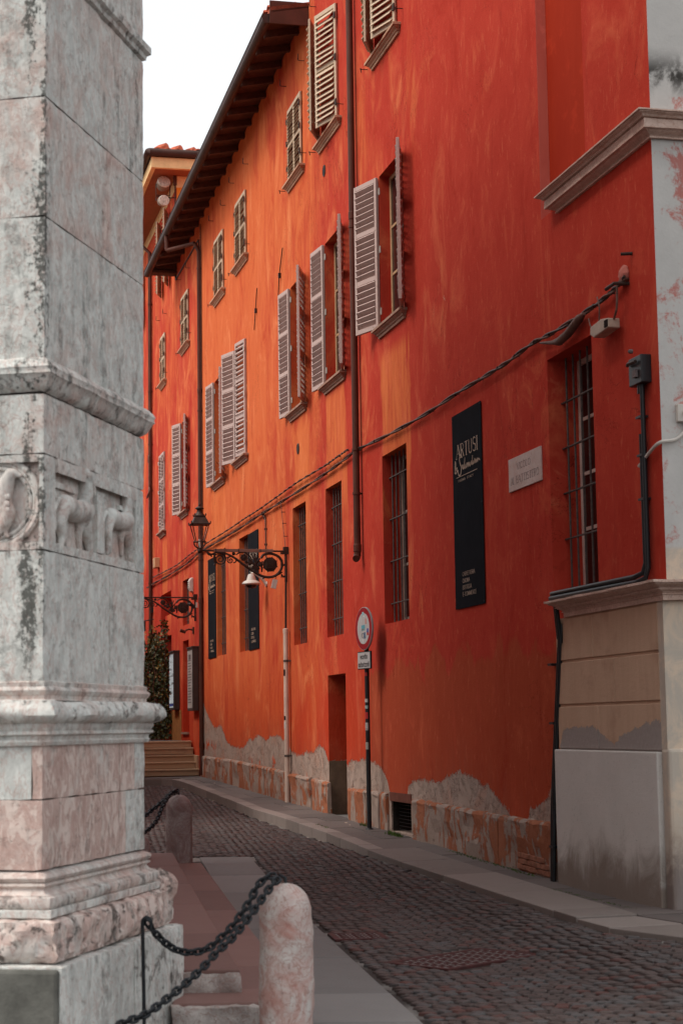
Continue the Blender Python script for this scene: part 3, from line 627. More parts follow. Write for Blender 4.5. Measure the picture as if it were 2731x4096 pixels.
# stay hooks beside the upper windows, one every side
for k in ('U1', 'U2', 'u3', 'u4', 'u5', 'u6', 'u7'):
    o = OPS[k]; par = CH if k[0] == 'U' else (FH if k == 'u7' else EH)
    for x, z, up_ in ((o[0] - .42, o[2] - .02, 0), (o[1] + .30, o[2] + .12, 0), (o[0] - .25, o[3] + .55, 1), (o[1] + .22, o[3] + .45, 1)):
        if z > 15: continue
        q = MB(); q.tube([(x, 0, z), (x, -.10, z), (x, -.12, z + (.0 if not up_ else .04))], .007, 5); q.tube([(x, -.11, z - .0), (x, -.11, z + .12)] if up_ else [(x, -.10, z - .05), (x, -.11, z + .02)], .008, 5); q.build('shutter_hook', M['iron'], par, FW)
# far-left shutters of the far house, seen beside the pier
for px, py0, py1 in ((706, 1020, 1290), (665, 1230, 1440), (590, 1045, 1245)):
    s0, z1 = W(px - 16, py0 - 160); z0 = z1 - 1.9
    if px == 590: s0 = S(574, 1100); z1 = W(574, 1080)[1]; z0 = z1 - 1.75
    if px == 706: s0 = S(676, 1000); z1 = W(676, 850)[1]; z0 = z1 - 2.0
    if px == 665: s0 = S(648, 1000); z1 = W(648, 905)[1]; z0 = z1 - 2.0
    leaf(s0, z0, .5, z1 - z0, 1, radians(20), FH, 2, 9, True)
# door and basement opening
o = OPS['door']
q = MB(); q.box(o[0] + .02, o[1] - .02, .36, .42, o[2], o[3] - .03); q.build('door', M['rafter'], CH, FW)
q = MB()
gz = W(1345, 3046)[1]
q.box(o[0] + .001, o[0] + .012, .0, .36, o[2], gz); q.build('cement_jamb', simple('grey_green_cement', (.16, .11, .075), .9, .15), CH, FW)
q = MB(); q.box(o[0] - .05, o[1] + .05, -.1, .4, o[2] - .12, o[2] + .02); q.build('doorstep', M['lslab'], CH, FW, bevel=.012)
o = OPS['vent']
q = MB(); q.box(o[0] - .05, o[1] + .03, -.012, .05, o[3] - .02, o[3] + .10); q.build('basement_lintel', simple('red_brown_lintel_wood', (.14, .045, .03), .8, .2), CH, FW)
q = MB(); q.box(o[0], o[1], .30, .33, o[2], o[3]); q.build('basement_dark_sheet', M['dark'], CH, FW); q = MB(); q.box(o[0] + .002, o[0] + .01, .02, .3, o[2], o[3] - .021); q.build('basement_dark_reveal', M['earth'], CH, FW); q = MB(); q.box(o[1] - .01, o[1] - .002, .02, .3, o[2], o[3] - .021); q.build('basement_dark_reveal', M['earth'], CH, FW)  # dark sheet and dark side plates paint the unlit inside of the opening
vg = None
for i in range(9):
    z = o[2] + (o[3] - o[2]) * (i + .5) / 9; q = MB(); q.box(o[0] + .02, o[1], .10, .11, z - .004, z + .004); vg_ = q.build('vent_grille' if i == 0 else 'grille_bar', M['black'], CH if i == 0 else vg, FW); vg = vg or vg_
for px, py, par in ((1297, 683, CH), (1193, 1795, EH), (1225, 1560, EH)):
    if py == 1560: continue
    s, z = W(px, py); q = MB(); R_ = FW @ T(s, -.004, z) @ Matrix.Rotation(pi / 2, 4, 'X')
    q.lathe([(.095, -.01), (.095, .008), (.08, .012), (.078, -.005)], 24, None); v = q.build('vent_cover', M['iron'], par, R_)
    for i in range(-4, 5):
        hw = sqrt(max(.0001, .078 ** 2 - (i * .017) ** 2)); q = MB(); q.box(-hw, hw, i * .017 - .003, i * .017 + .003, -.002, .010); q.build('louvre', M['black'], v, R_)
# ------------------------------------------------------------------ lettering (drawn stroke by stroke)
def arc(cx, cy, rx, ry, a0, a1, n=12): return [(cx + rx * cos(radians(a0 + (a1 - a0) * i / n)), cy + ry * sin(radians(a0 + (a1 - a0) * i / n))) for i in range(n + 1)]
GL = {  # glyph: width, [(polyline, weight)]  cap height 1
 'A': (.62, [([(.03,0),(.30,1)], .5), ([(.30,1),(.58,0)], 1), ([(.13,.36),(.44,.36)], .45)]),
 'B': (.52, [([(.08,0),(.08,1)], 1), ([(.08,1)] + arc(.26,.77,.2,.23,90,-90) + [(.08,.54)], .6), ([(.08,.54)] + arc(.27,.27,.23,.27,90,-90) + [(.08,0)], .6)]),
 'C': (.56, [(arc(.31,.5,.26,.5,50,310), .8)]), 'E': (.46, [([(.08,0),(.08,1)], 1), ([(.08,1),(.42,1)], .5), ([(.08,.53),(.36,.53)], .5), ([(.08,0),(.44,0)], .5)]),
 'F': (.44, [([(.08,0),(.08,1)], 1), ([(.08,1),(.42,1)], .5), ([(.08,.53),(.36,.53)], .5)]), 'G': (.58, [(arc(.31,.5,.26,.5,50,330) + [(.55,.45),(.36,.45)], .8)]),
 'I': (.2, [([(.1,0),(.1,1)], 1)]), 'L': (.44, [([(.08,0),(.08,1)], 1), ([(.08,0),(.42,0)], .5)]), 'M': (.7, [([(.07,0),(.07,1)], .6), ([(.07,1),(.35,.1)], 1), ([(.35,.1),(.62,1)], .6), ([(.62,1),(.62,0)], 1)]),
 'N': (.58, [([(.07,0),(.07,1)], .6), ([(.07,1),(.5,0)], 1), ([(.5,0),(.5,1)], .6)]), 'O': (.62, [(arc(.31,.5,.26,.5,0,360,20), .8)]), 'P': (.5, [([(.08,0),(.08,1)], 1), ([(.08,1)] + arc(.26,.75,.22,.25,90,-90) + [(.08,.5)], .6)]),
 'R': (.56, [([(.08,0),(.08,1)], 1), ([(.08,1)] + arc(.26,.76,.2,.24,90,-90) + [(.08,.52)], .6), ([(.27,.52),(.5,0)], .9)]), 'S': (.5, [(arc(.25,.76,.18,.24,40,270) + arc(.25,.26,.2,.26,90,-140), .8)]),
 'T': (.54, [([(.27,0),(.27,1)], 1), ([(.03,1),(.51,1)], .5)]), 'U': (.58, [([(.08,1),(.08,.3)] + arc(.29,.28,.21,.28,180,360) + [(.5,1)], .8)]), 'V': (.58, [([(.03,1),(.29,0)], 1), ([(.29,0),(.55,1)], .5)]),
 'Y': (.54, [([(.03,1),(.27,.5)], .8), ([(.51,1),(.27,.5)], .5), ([(.27,.5),(.27,0)], 1)]), 'Z': (.5, [([(.05,1),(.45,1)], .5), ([(.45,1),(.05,0)], 1), ([(.05,0),(.47,0)], .5)]), '-': (.36, [([(.06,.45),(.3,.45)], .8)]), ' ': (.34, []),
 'a': (.5, [(arc(.24,.3,.18,.3,0,360,14), .8), ([(.42,.6),(.42,0)], 1)]), 'c': (.44, [(arc(.24,.3,.19,.3,50,310), .9)]), 'e': (.48, [([(.06,.32),(.42,.32)] + arc(.24,.3,.19,.3,0,300), .8)]), 'i': (.2, [([(.1,0),(.1,.6)], 1), ([(.1,.78),(.1,.86)], 1)]),
 'l': (.2, [([(.1,0),(.1,1)], 1)]), 'm': (.72, [([(.08,0),(.08,.6)], 1), ([(.08,.4)] + arc(.22,.42,.13,.18,150,0) + [(.35,0)], .9), ([(.35,.4)] + arc(.49,.42,.13,.18,150,0) + [(.62,0)], .9)]), 'n': (.5, [([(.08,0),(.08,.6)], 1), ([(.08,.4)] + arc(.25,.4,.16,.2,150,0) + [(.41,0)], .9)]),
 'o': (.5, [(arc(.25,.3,.19,.3,0,360,14), .9)]), 'r': (.36, [([(.08,0),(.08,.6)], 1), (arc(.24,.38,.16,.22,160,60), .9)]), 's': (.4, [(arc(.2,.45,.13,.15,40,270) + arc(.2,.15,.14,.15,90,-140), .9)]), 't': (.34, [([(.16,.9),(.16,.06),(.28,0)], 1), ([(.02,.6),(.3,.6)], .8)]),
 'u': (.5, [([(.08,.6),(.08,.2)] + arc(.24,.2,.16,.2,180,360) + [(.4,.6),(.4,0)], .9)]), 'z': (.42, [([(.05,.6),(.37,.6),(.05,0),(.39,0)], .8)]), 'p': (.5, [([(.08,-.3),(.08,.6)], 1), (arc(.26,.3,.18,.3,0,360,14), .8)]), 'ì': (.2, [])}
def strokes(mb, pts, wd, fn, th):
    for (x0, y0), (x1, y1) in zip(pts, pts[1:]):
        dx, dy = x1 - x0, y1 - y0; l = sqrt(dx * dx + dy * dy) or 1; nx, ny = -dy / l * wd / 2, dx / l * wd / 2; ex, ey = dx / l * wd * .25, dy / l * wd * .25
        q = [(x0 + nx - ex, y0 + ny - ey), (x0 - nx - ex, y0 - ny - ey), (x1 - nx + ex, y1 - ny + ey), (x1 + nx + ex, y1 + ny + ey)]
        mb.prism(q, fn, 0, th)
def letters(text, x, y, h, wtot, name, mat, par, Mx, off, wt=.12, serif=False, contrast=1.0, slant=0.0, th=.002, sp=.06):
    "text standing in the x/z plane of Mx facing -y, stretched to width wtot"
    tot = sum(GL[c][0] + sp for c in text) - sp; kx = wtot / tot; cx = 0; mb = MB()
    fn = lambda u, v, w: (x + u + v * slant, off - w, y + v)
    for ch in text:
        gw, st = GL[ch]
        for pl, w in st:
            p = [((cx + a) * kx, b * h) for a, b in pl]
            strokes(mb, p, wt * h * (w ** contrast) * (.8 if not serif else 1), fn, th)
            if serif and len(pl) == 2 and w >= .5 and abs(pl[0][1] - pl[1][1]) > .8:
                for a, b in pl: strokes(mb, [((cx + a - .09) * kx, b * h), ((cx + a + .09) * kx, b * h)], wt * h * .3, fn, th)
        cx += gw + sp
    return mb.build(name, mat, par, Mx)
# ------------------------------------------------------------------ shop banners
def banner(tl, tr, bl, br, label, last=True):
    a, b = W(*tl), W(*tr); c, d = W(*bl), W(*br); s0, s1 = (a[0] + c[0]) / 2, (b[0] + d[0]) / 2; z1, z0 = (a[1] + b[1]) / 2, (c[1] + d[1]) / 2
    w, h = s1 - s0, z1 - z0; Mx = FW @ T(s0, 0, z0)
    t = thing('shop_banner', label, 'shop sign', Mx, 'tall narrow charcoal shop signs on the red wall')
    q = MB(); q.box(0, w, -.016, -.010, 0, h); q.build('sign_sheet', M['banner'], t, Mx, bevel=.002, seg=1)
    Z = lambda v: h * (1 - v)
    letters('ARTUSI', w * .14, Z(.232), h * .068, w * .74, 'shop_name_lettering', M['print'], t, Mx, -.017, .13, True, 2.2)
    q = MB(); fn = lambda u, v, ww: (u, -.017 - ww, v)
    scr = [[(.08,.0),(.12,.06),(.10,.09),(.09,.02),(.11,-.005),(.14,.0)], [(.15,.01),(.13,.03),(.16,.035),(.17,.005),(.20,.01)], [(.34,.10),(.30,.13),(.25,.10),(.27,.06),(.31,.02),(.28,-.03),(.22,-.03),(.19,.0)], [(.36,.01),(.34,.03),(.37,.035),(.38,.005),(.41,.02),(.44,.085),(.42,.02),(.44,.005),(.47,.03),(.48,.005),(.51,.02),(.50,.035),(.53,.03),(.535,.005)],
           [(.535,.005),(.55,.035),(.56,.01),(.575,.035),(.59,.01),(.61,.03),(.60,.005),(.64,.015),(.66,.035),(.67,.01),(.69,.03),(.70,.075),(.69,.015),(.71,.01),(.73,.03),(.72,.01),(.76,.02),(.77,.04),(.785,.035),(.79,.01),(.81,.03),(.82,.01),(.85,.035),(.86,.01),(.89,.03),(.94,.015)]]
    for pl in scr:
        strokes(q, [(p.x, p.y) for p in smooth_path([(w * a * 1.0, Z(.30) + w * b * 1.3, 0) for a, b in pl], 3)], w * .014, fn, .002)
    q.build('script_lettering', M['print'], t, Mx)
    q = MB(); q.box(w * .14, w * .84, -.019, -.017, Z(.330), Z(.3275)); q.build('printed_rule', M['print'], t, Mx)
    letters('PARMA', w * .2, Z(.355), h * .012, w * .24, 'place_lettering', M['print'], t, Mx, -.017, .14); letters('ITALY', w * .50, Z(.355), h * .012, w * .22, 'place_lettering', M['print'], t, Mx, -.017, .14)
    for txt, v, ww in (('CAFFETTERIA', .838, .42), ('CUCINA', .872, .24), ('BOTTEGA', .906, .30), ('E-COMMERCE', .94, .46)):
        letters(txt, w * .27, Z(v), h * .020, w * ww, 'service_lettering', M['print'], t, Mx, -.017, .13)
    for x in (.02, w - .02):
        for z in (.03, h / 2, h - .03):
            q = MB(); q.lathe([(.009, 0), (.009, .006), (.004, .009)], 8, T(x, -.016, z) @ Matrix.Rotation(pi / 2, 4, 'X')); q.build('screw', M['black'], t, Mx)
banner((1809,1670),(1925,1602),(1828,2440),(1945,2413), 'large near charcoal shop sign beside the marble street name plate')
banner((994,2139),(1034,2115),(999,2603),(1040,2592), 'charcoal shop sign partly behind the scrolled bracket and white dome camera')
banner((834,2243),(866,2222),(837,2636),(866,2629), 'farthest charcoal shop sign, just right of the brown downpipe with the lantern')
# ------------------------------------------------------------------ marble street name plate
a, b, c, d = W(2037,1839), W(2167,1785), W(2041,1971), W(2169,1921); s0, s1 = (a[0] + c[0]) / 2, (b[0] + d[0]) / 2; z1, z0 = (a[1] + b[1]) / 2, (c[1] + d[1]) / 2
w, h = s1 - s0, z1 - z0; Mx = FW @ T(s0, 0, z0); M['plate'] = stone_mat('smudged_marble_plate', (.50, .38, .34), (.58, .47, .43), (.36, .22, .18), (.5, .3, .25), .8)
t = thing('street_name_plate', 'marble street name plate set in red plaster between shop sign and barred window', 'street sign', Mx)
q = MB(); q.box(0, w, -.018, 0, 0, h); q.build('marble_plate', M['plate'], t, Mx, bevel=.004)
M['engr'] = simple('faded_engraving', (.13, .10, .10), .8, .2)
letters('VICOLO', w * .27, h * .60, h * .19, w * .42, 'engraved_lettering', M['engr'], t, Mx, -.0185, .12, True, 1.6, th=.001)
letters('AL', w * .07, h * .20, h * .21, w * .12, 'engraved_lettering', M['engr'], t, Mx, -.0185, .12, True, 1.6, th=.001); letters('BATTISTERO', w * .24, h * .20, h * .21, w * .70, 'engraved_lettering', M['engr'], t, Mx, -.0185, .12, True, 1.6, th=.001)
# ------------------------------------------------------------------ downpipes
def downpipe(pts, r, label, mat, name='downpipe', clamps=(), group=None, cat='downpipe', foot=None):
    Mx = FW @ T(pts[-1][0], pts[-1][1], pts[-1][2]); t = thing(name, label, cat, Mx, group)
    q = MB(); q.tube(pts, r, 14); q.build('pipe', mat, t, FW)
    for s, y, z in clamps:
        q = MB(); q.lathe([(r + .004, -.02), (r + .009, -.018), (r + .009, .018), (r + .004, .02)], 16, T(s, y, z)); q.box(s - .012, s + .012, y + r, .0, z - .012, z + .012); q.build('pipe_clamp', mat, t, FW)
    for i, z in enumerate(foot or []):
        q = MB(); q.lathe([(r + .003, -.06), (r + .008, -.05), (r + .008, .05), (r + .003, .06)], 16, T(pts[-1][0], pts[-1][1], z)); q.build('pipe_joint', mat, t, FW)
    return t
s, zb_ = W(1431, 2225, .08); rr = .052
downpipe([(s, -.085, 16), (s, -.085, 8), (s, -.085, zb_)], rr, 'tall brown downpipe between the two houses, ending above the road sign', M['pipe'], clamps=[(s, -.085, W(1418, 893, .1)[1]), (s, -.085, W(1428, 1793, .1)[1]), (s, -.085, W(1430, 1970, .1)[1])], foot=[W(1416, 850, .1)[1], zb_ + .12])
q = MB(); q.tube([(s - .03, -.085, zb_ + .03), (s + .02, -.10, zb_ - .02), (s + .09, -.13, zb_ - .045)], rr, 14)
q.build('pipe_mouth', M['pipe'], [o for o in C.objects if o.name == 'downpipe'][0], FW)
s = S(801, 1900, .06); z0 = zs(depth_s(s)); gx = s - .75; GZ = gp(gx)
pth = [tuple(GZ + Vector((0, 0, -.05))), tuple(GZ + Vector((0, .02, -.42))), (s - .03, -.16, EZ(s) - .55), (s, -.06, EZ(s) - .75), (s, -.06, 6), (s, -.06, z0 + .02)]
t = downpipe(pth[2:], .05, 'brown downpipe from the eave gutter down past the lantern to the steps', M['pipe'], clamps=[(s, -.06, W(802, y_, .06)[1]) for y_ in (1065, 1640, 2240, 2410)], foot=[W(802, 1560, .06)[1], W(802, 2400, .06)[1], z0 + .7])
q = MB(); q.tube([pth[0], pth[1]], .055, 14); q.tube(smooth_path([pth[1], pth[2]], 3), .05, 14); q.build('offset_pipe', M['pipe'], t, FW)
q = MB(); q.tube([(s + .04, -.03, EZ(s) - .1), (s + .045, -.03, EZ(s) - .55), (s + .05, -.03, 5)], .012, 6); q.build('side_cable', M['iron'], t, FW)
s = S(601, 1500, .07); downpipe([(s - .35, -.5, FZ - .05), (s - .3, -.45, FZ - .3), (s, -.07, FZ - .75), (s, -.07, 8), (s, -.07, 1.3)], .055, 'far brown downpipe on the farthest house, just right of the stone pier', M['pipe'], clamps=[(s, -.07, z) for z in (13.5, 11, 9.5, 8.2, 5.6, 3)])
# triangular iron stay under the eave end
q = MB(); s = S(706, 1080); a_ = (s, -.02, W(706, 1085)[1]); b_ = (s, -.02, W(707, 1118)[1]); c_ = (S(797, 960), -.02, W(797, 960)[1]); d_ = (S(800, 1000), -.02, W(800, 1000)[1])
q.tube([a_, b_], .022, 6); q.tube([b_, c_], .018, 6); q.tube([c_, d_], .018, 6)
tag(q.build('cable_stay', M['iron'], None, FW), 'thin dark triangular iron stay below the low end of the eave', 'bracket')
# twin black conduits by the dado and the switch box above
s1_, zt1 = W(2562, 1540, .06); s1b = s1_
xa, za = W(2195, 2372, .16); zb_ = zt1
t = thing('conduit_pair', 'pair of black conduits running down beside the beige dado to the pavement', 'conduit', FW @ T(24, 0, 0))
zl = W(2600, 2302, .12)[1] + .0
for k_, dx in enumerate((0, .05)):
    zz = ztop + .075 - .05 * k_; xe = xa + .045 * k_
    sx_ = S(2562, 1700, .05) + .055 * k_
    q = MB(); z_top = W(2562, 1540, .05)[1] if k_ else W(2556, 1740, .05)[1]
    q.tube([(sx_, -.05, z_top), (sx_, -.05, zz + .12), (sx_ - .02, -.07, zz + .03), (sx_ - .1, -.12, zz), (24.6, -.16 - .03 * k_, zz), (xe + .08, -.16 - .03 * k_, zz), (xe + .02, -.13, zz - .02), (xe, -.10, zz - .1), (xe, -.07, zz - .45), (xe + .0, -.05, 2.6), (S(2204, 2900, .05) + .045 * k_, -.05, .9), (S(2212, 3200, .06) + .045 * k_, -.075, .62), (S(2212, 3300, .06) + .04 * k_, -.085, zs(19))], .024, 10)
    q.build('conduit', M['black'], t, FW)
for z in (.35, .75, 1.6, 2.2):
    q = MB(); x_ = S(2208, 2900, .05); q.box(x_ - .03, x_ + .08, -.075 if z > .6 else -.11, -.0, z - .012, z + .012); q.build('conduit_clip', M['black'], t, FW)
for z in (3.6, 4.0, 4.35):
    x_ = S(2562, 1900, .05); q = MB(); q.box(x_ - .03, x_ + .09, -.075, 0, z - .01, z + .01); q.build('conduit_clip', M['black'], t, FW)
x0, z1 = W(2527, 1430, .05); x1, z0 = W(2592, 1524, .05); Mx = FW @ T(x0, 0, z0)
t = thing('switch_box', 'black electrical switch box on the red wall near the street corner', 'electrical box', Mx)
q = MB(); q.box(.02, x1 - x0 - .04, -.10, 0, 0, z1 - z0 - .03); q.build('case', M['black'], t, Mx, bevel=.008)
q = MB(); q.tube([(.05, -.12, .2), (.12, -.14, .2), (.24, -.12, .2)], .018, 8); q.build('handle', M['iron'], t, Mx)
q = MB(); q.lathe([(.02, 0), (.02, .03), (.01, .04)], 10, T(.2, -.13, .3) @ Matrix.Rotation(pi / 2, 4, 'X')); q.build('lock', M['engr'], t, Mx); q = MB(); q.box(.16, .24, -.125, -.10, .06, .13); q.build('hasp', M['engr'], t, Mx)
q = MB(); q.lathe([(.028, -.08), (.028, 0)], 10, T(.16, -.05, 0)); q.build('pipe_gland', M['black'], t, Mx)
# white junction box and conduit on the corner side wall
Ms = FW @ T(SC, 0, 0)
q = MB(); z_ = 4.33; Mj = Ms @ T(0, .22, z_)
t = thing('junction_box', 'white plastic junction box with curved conduit at the street corner', 'electrical box', Mj)
q.box(0, .05, -.08, .08, -.08, .08); q.build('case', M['white'], t, Mj, bevel=.008)
q = MB(); q.lathe([(.035, 0), (.035, .03), (.02, .06)], 12, Matrix.Rotation(pi / 2, 4, 'Y') @ T(0, 0, .05)); q.build('cable_gland', M['white'], t, Mj)
q = MB(); q.tube(smooth_path([(.03, 0, -.08), (.03, -.01, -.16), (.03, -.1, -.24), (.03, -.25, -.27), (-.2, -.26, -.33), (-.42, -.27, -.42)], 5), .016, 8); q.build('conduit', M['white'], t, Mj)
# ------------------------------------------------------------------ cables along the facade
def cable(px, name, label, r, twist=0, out=.05, sag=0, ends=(.03, .03), rings=()):
    p = [W(*a_, out) for a_ in px]; pts = smooth_path([(s, -out, z) for s, z in p], 14)
    t = thing(name, label, 'cable', FW @ T(pts[0].x, 0, pts[0].z))
    for j in range(2 if twist else 1):
        q = MB(); pp = []
        for i, v in enumerate(pts):
            a_ = i * twist + j * pi; pp.append(v + Vector((0, cos(a_) * r * .9, sin(a_) * r * 1.1)) if twist else v)
        q.tube(pp, r, 6); q.build('strand' if twist else 'sheath', M['cable'] if j == 0 else M['iron'], t, FW)
    for i in range(0, len(pts), 11):
        q = MB(); v = pts[i]; q.lathe([(r * 1.9, -.006), (r * 1.9, .006)], 8, T(*v) @ Matrix.Rotation(pi / 2, 4, 'Y')); q.box(v.x - .006, v.x + .006, -out, 0, v.z - .006, v.z + .006); q.build('cable_clip', M['iron'], t, FW)
    return t
cable([(590,2350),(615,2334),(680,2298),(750,2252),(801,2208),(870,2166),(960,2112),(1045,2056),(1132,2003),(1257,1924),(1340,1866),(1411,1811),(1433,1796),(1560,1735),(1700,1657),(1830,1571),(1947,1500),(2031,1446),(2130,1372),(2210,1330),(2330,1255),(2424,1185),(2470,1140),(2500,1108)], 'facade_cable', 'thick bundled cable climbing along the red facade above the barred windows', .013, .33)
cable([(612,2309),(640,2296),(707,2260),(760,2218),(815,2180),(914,2118),(975,2076),(1035,2038),(1110,1985),(1187,1930),(1290,1868),(1350,1826),(1392,1797)], 'twisted_cable', 'upper twisted cable running just above the thick cable to the downpipe', .009, .9)
cable([(1123,2008),(1128,2060),(1134,2120),(1142,2192)], 'drop_cable', 'thin black cable dropping to the lantern bracket', .006, 0, .06)
q = cable([(1052,2058),(1061,2080),(1063,2150),(1064,2230)], 'conduit_drop', 'thin brown conduit dropping from the cable behind the bracket', .016, 0, .03)
# splice, anchor rose and terminal device near the corner
p = [W(*a_, .07) for a_ in [(2160,1372),(2210,1370),(2235,1366),(2270,1335),(2315,1275),(2335,1255)]]; q = MB(); q.tube([(s, -.07, z) for s, z in p], [.012, .022, .045, .045, .045, .016], 10)
tag(q.build('cable_splice', M['cable'], None, FW), 'thick dark splice sleeve hanging on the cable near the big barred window', 'cable splice')
s, z = W(2500, 1100, .0); Mr = FW @ T(s, 0, z); t = thing('cable_anchor', 'pinkish anchor rose with iron pin where the cable ends near the corner', 'anchor', Mr)
q = MB(); q.lathe([(.10, 0), (.10, .02), (.06, .05), (.03, .06)], 8, Matrix.Rotation(pi / 2, 4, 'X')); q.build('rose', simple('painted_over_iron', (.42, .13, .10), .8, .2), t, Mr, bevel=.01)
q = MB(); q.tube([(.08, 0, -.10), (.06, -.14, -.10), (-.1, -.16, -.12)], .018, 8); q.tube([(.18, 0, .16), (.14, -.1, .16)], .016, 8); q.build('pin', M['iron'], t, Mr)
x0, z1 = W(2378, 1268, .1); x1, z0 = W(2455, 1318, .1); Mr = FW @ T(x0, -.02, z0); t = thing('terminal_box', 'beige cable terminal box hanging above the big barred window', 'electrical box', Mr)
w = x1 - x0; q = MB(); q.prism([(0, .05), (.1, 0), (w, .02), (w, .11), (w * .6, .14), (.02, .12)], lambda u, v, k_: (u, -k_, v), .02, .14); q.build('case', simple('dirty_beige_case', (.36, .27, .21), .6, .3), t, Mr, bevel=.01)
for i in range(3): q = MB(); q.box(w - .02 - .03 * i, w - .005 - .03 * i, -.15, -.14, .03, .10); q.build('slot', M['dark'], t, Mr)
q = MB(); q.tube(smooth_path([(w, -.08, .1), (w + .08, -.08, .2), (w + .05, -.06, .42)], 5), .012, 6); q.tube(smooth_path([(.1, -.08, .13), (.12, -.08, .3), (.02, -.06, .42)], 5), .007, 6); q.tube(smooth_path([(-.0, -.08, .1), (-.12, -.08, .16), (-.22, -.06, .26)], 5), .007, 6); q.build('lead', M['cable'], t, Mr)
# ------------------------------------------------------------------ scrolled lantern bracket; x outwards from the wall
def bracket_lamp(s, zbar, label, group, lamp=True, wood=True):
    # local frame: +x out of the wall, y along it
    Mb = FW @ T(s, -.04, zbar) @ Matrix(((0, 1, 0, 0), (-1, 0, 0, 0), (0, 0, 1, 0), (0, 0, 0, 1))); Mb = FW @ T(s, -.05, zbar) @ Matrix.Rotation(-pi / 2, 4, 'Z')
    t = thing('street_lantern', label, 'street lamp', Mb, group)
    c2 = lambda pts: [((1440 - x) / 787, 0, (715 - y) / 800) for x, y in pts]
    ir = M['iron']
    q = MB(); q.tube([(0.02, 0, 0), (.7, 0, 0), (1.52, 0, 0)], .016, 8); q.build('bracket_bar', ir, t, Mb)
    q = MB(); q.tube([(-.0, 0, -.55), (0, 0, 0), (0, 0, .07)], .026, 10); q.box(-.045, .045, -.04, .04, -.05, .075); q.build('mounting_post', ir, t, Mb)
    if wood:
        q = MB(); q.box(.23, 1.29, -.022, .022, -.02, .032); w_ = q.build('wooden_batten', simple('grey_pink_batten', (.25, .13, .10), .8, .2), t, Mb, bevel=.003)
        for x in (.46, .85, 1.25): q = MB(); q.box(x - .006, x + .006, -.026, .026, -.024, .036); q.build('cable_tie', M['black'], w_, Mb)
    q = MB()
    main = smooth_path(c2([(330, 740), (370, 775), (450, 745), (560, 745), (700, 805), (850, 915), (1000, 1015), (1100, 1070), (1210, 1085), (1310, 1050), (1375, 960), (1380, 860), (1325, 785), (1225, 750), (1130, 765), (1090, 815)]), 5)
    n_ = len(main); q.tube(main, [.012 + .012 * min(1, i / 30) for i in range(n_)], 7); q.build('scroll_arm', ir, t, Mb)
    def spiral(cx, cy, r, turns, a0, sgn=1, r0=.12): return [((1440 - cx) / 787 + (r * (1 - (1 - r0) * i / 36)) / 787 * cos(a0 + sgn * turns * 2 * pi * i / 36), 0, (715 - cy) / 800 + (r * (1 - (1 - r0) * i / 36)) / 800 * sin(a0 + sgn * turns * 2 * pi * i / 36)) for i in range(37)]
    q = MB(); q.tube(spiral(515, 835, 88, 2.1, pi / 2), [.014 - .006 * i / 36 for i in range(37)], 6); q.tube(spiral(658, 850, 48, 1.6, pi / 2, -1), .010, 6)
    q.tube(smooth_path(c2([(560, 905), (600, 820), (640, 800), (700, 800), (740, 860), (700, 885)]), 5), .011, 6); q.tube(smooth_path(c2([(445, 760), (430, 830), (450, 890), (430, 920)]), 5), [.02] * 16, 6)
    q.tube(smooth_path(c2([(735, 770), (790, 740), (860, 735), (930, 790), (960, 850)]), 5), .013, 6); q.build('volute', ir, t, Mb)
    for cx, cy, r in ((845, 810, .062), (932, 882, .045), (1080, 905, .045), (705, 755, .032), (975, 945, .03), (880, 870, .03), (1050, 960, .03)):
        q = MB(); x, z = (1440 - cx) / 787, (715 - cy) / 800
        for k_ in range(7):
            a_ = 2 * pi * k_ / 7; q.lathe([(.001, -.014), (r * .42, -.006), (r * .42, .006), (.001, .014)], 8, T(x + cos(a_) * r * .6, 0, z + sin(a_) * r * .6) @ Matrix.Rotation(pi / 2, 4, 'X'))
        q.lathe([(.001, -.028), (r * .4, -.016), (r * .4, .016), (.001, .028)], 8, T(x, 0, z) @ Matrix.Rotation(pi / 2, 4, 'X')); q.build('rosette', ir, t, Mb, smooth=True)
    q = MB()
    for (x0, y0, x1, y1, bend) in ((1010, 990, 950, 760, 30), (1010, 990, 1000, 750, 8), (1015, 990, 1045, 770, -20), (1020, 985, 1090, 800, -30), (1020, 990, 900, 820, 30), (1025, 1000, 1110, 860, -25), (1000, 985, 930, 830, 20), (1100, 1010, 1060, 850, 15), (330, 735, 400, 800, 12), (345, 760, 470, 770, -16), (1290, 1060, 1390, 1010, 10), (1130, 1080, 1110, 1110, 4), (1380, 1040, 1370, 1090, 6)):
        pt = c2([(x0, y0), ((x0 + x1) / 2 + bend, (y0 + y1) / 2), (x1, y1)]); pp = smooth_path(pt, 5); q = MB(); q.tube(pp, [.024 * (1 - .75 * abs(i / (len(pp) - 1) - .4)) for i in range(len(pp))], 6, flat=.6); q.build('acanthus_leaf', ir, t, Mb)
    x, z = (1440 - 1215) / 787, (715 - 905) / 800; q = MB(); q.lathe([(.128, -.012), (.128, .012), (.10, .016)], 20, T(x, 0, z) @ Matrix.Rotation(pi / 2, 4, 'X'))
    for k_ in range(8): a_ = k_ * pi / 4 + .3; q.lathe([(.013, -.01), (.013, .01)], 8, T(x + cos(a_) * .131, 0, z + sin(a_) * .131) @ Matrix.Rotation(pi / 2, 4, 'X'))
    sh = q.build('shield_disc', ir, t, Mb)
    q = MB()
    for sy in (1, -1):
        q.box(x - .078, x + .078, sy * .012, sy * .028, z - .085, z + .09)
    q.build('shield', ir, sh, Mb, bevel=.008); q = MB()
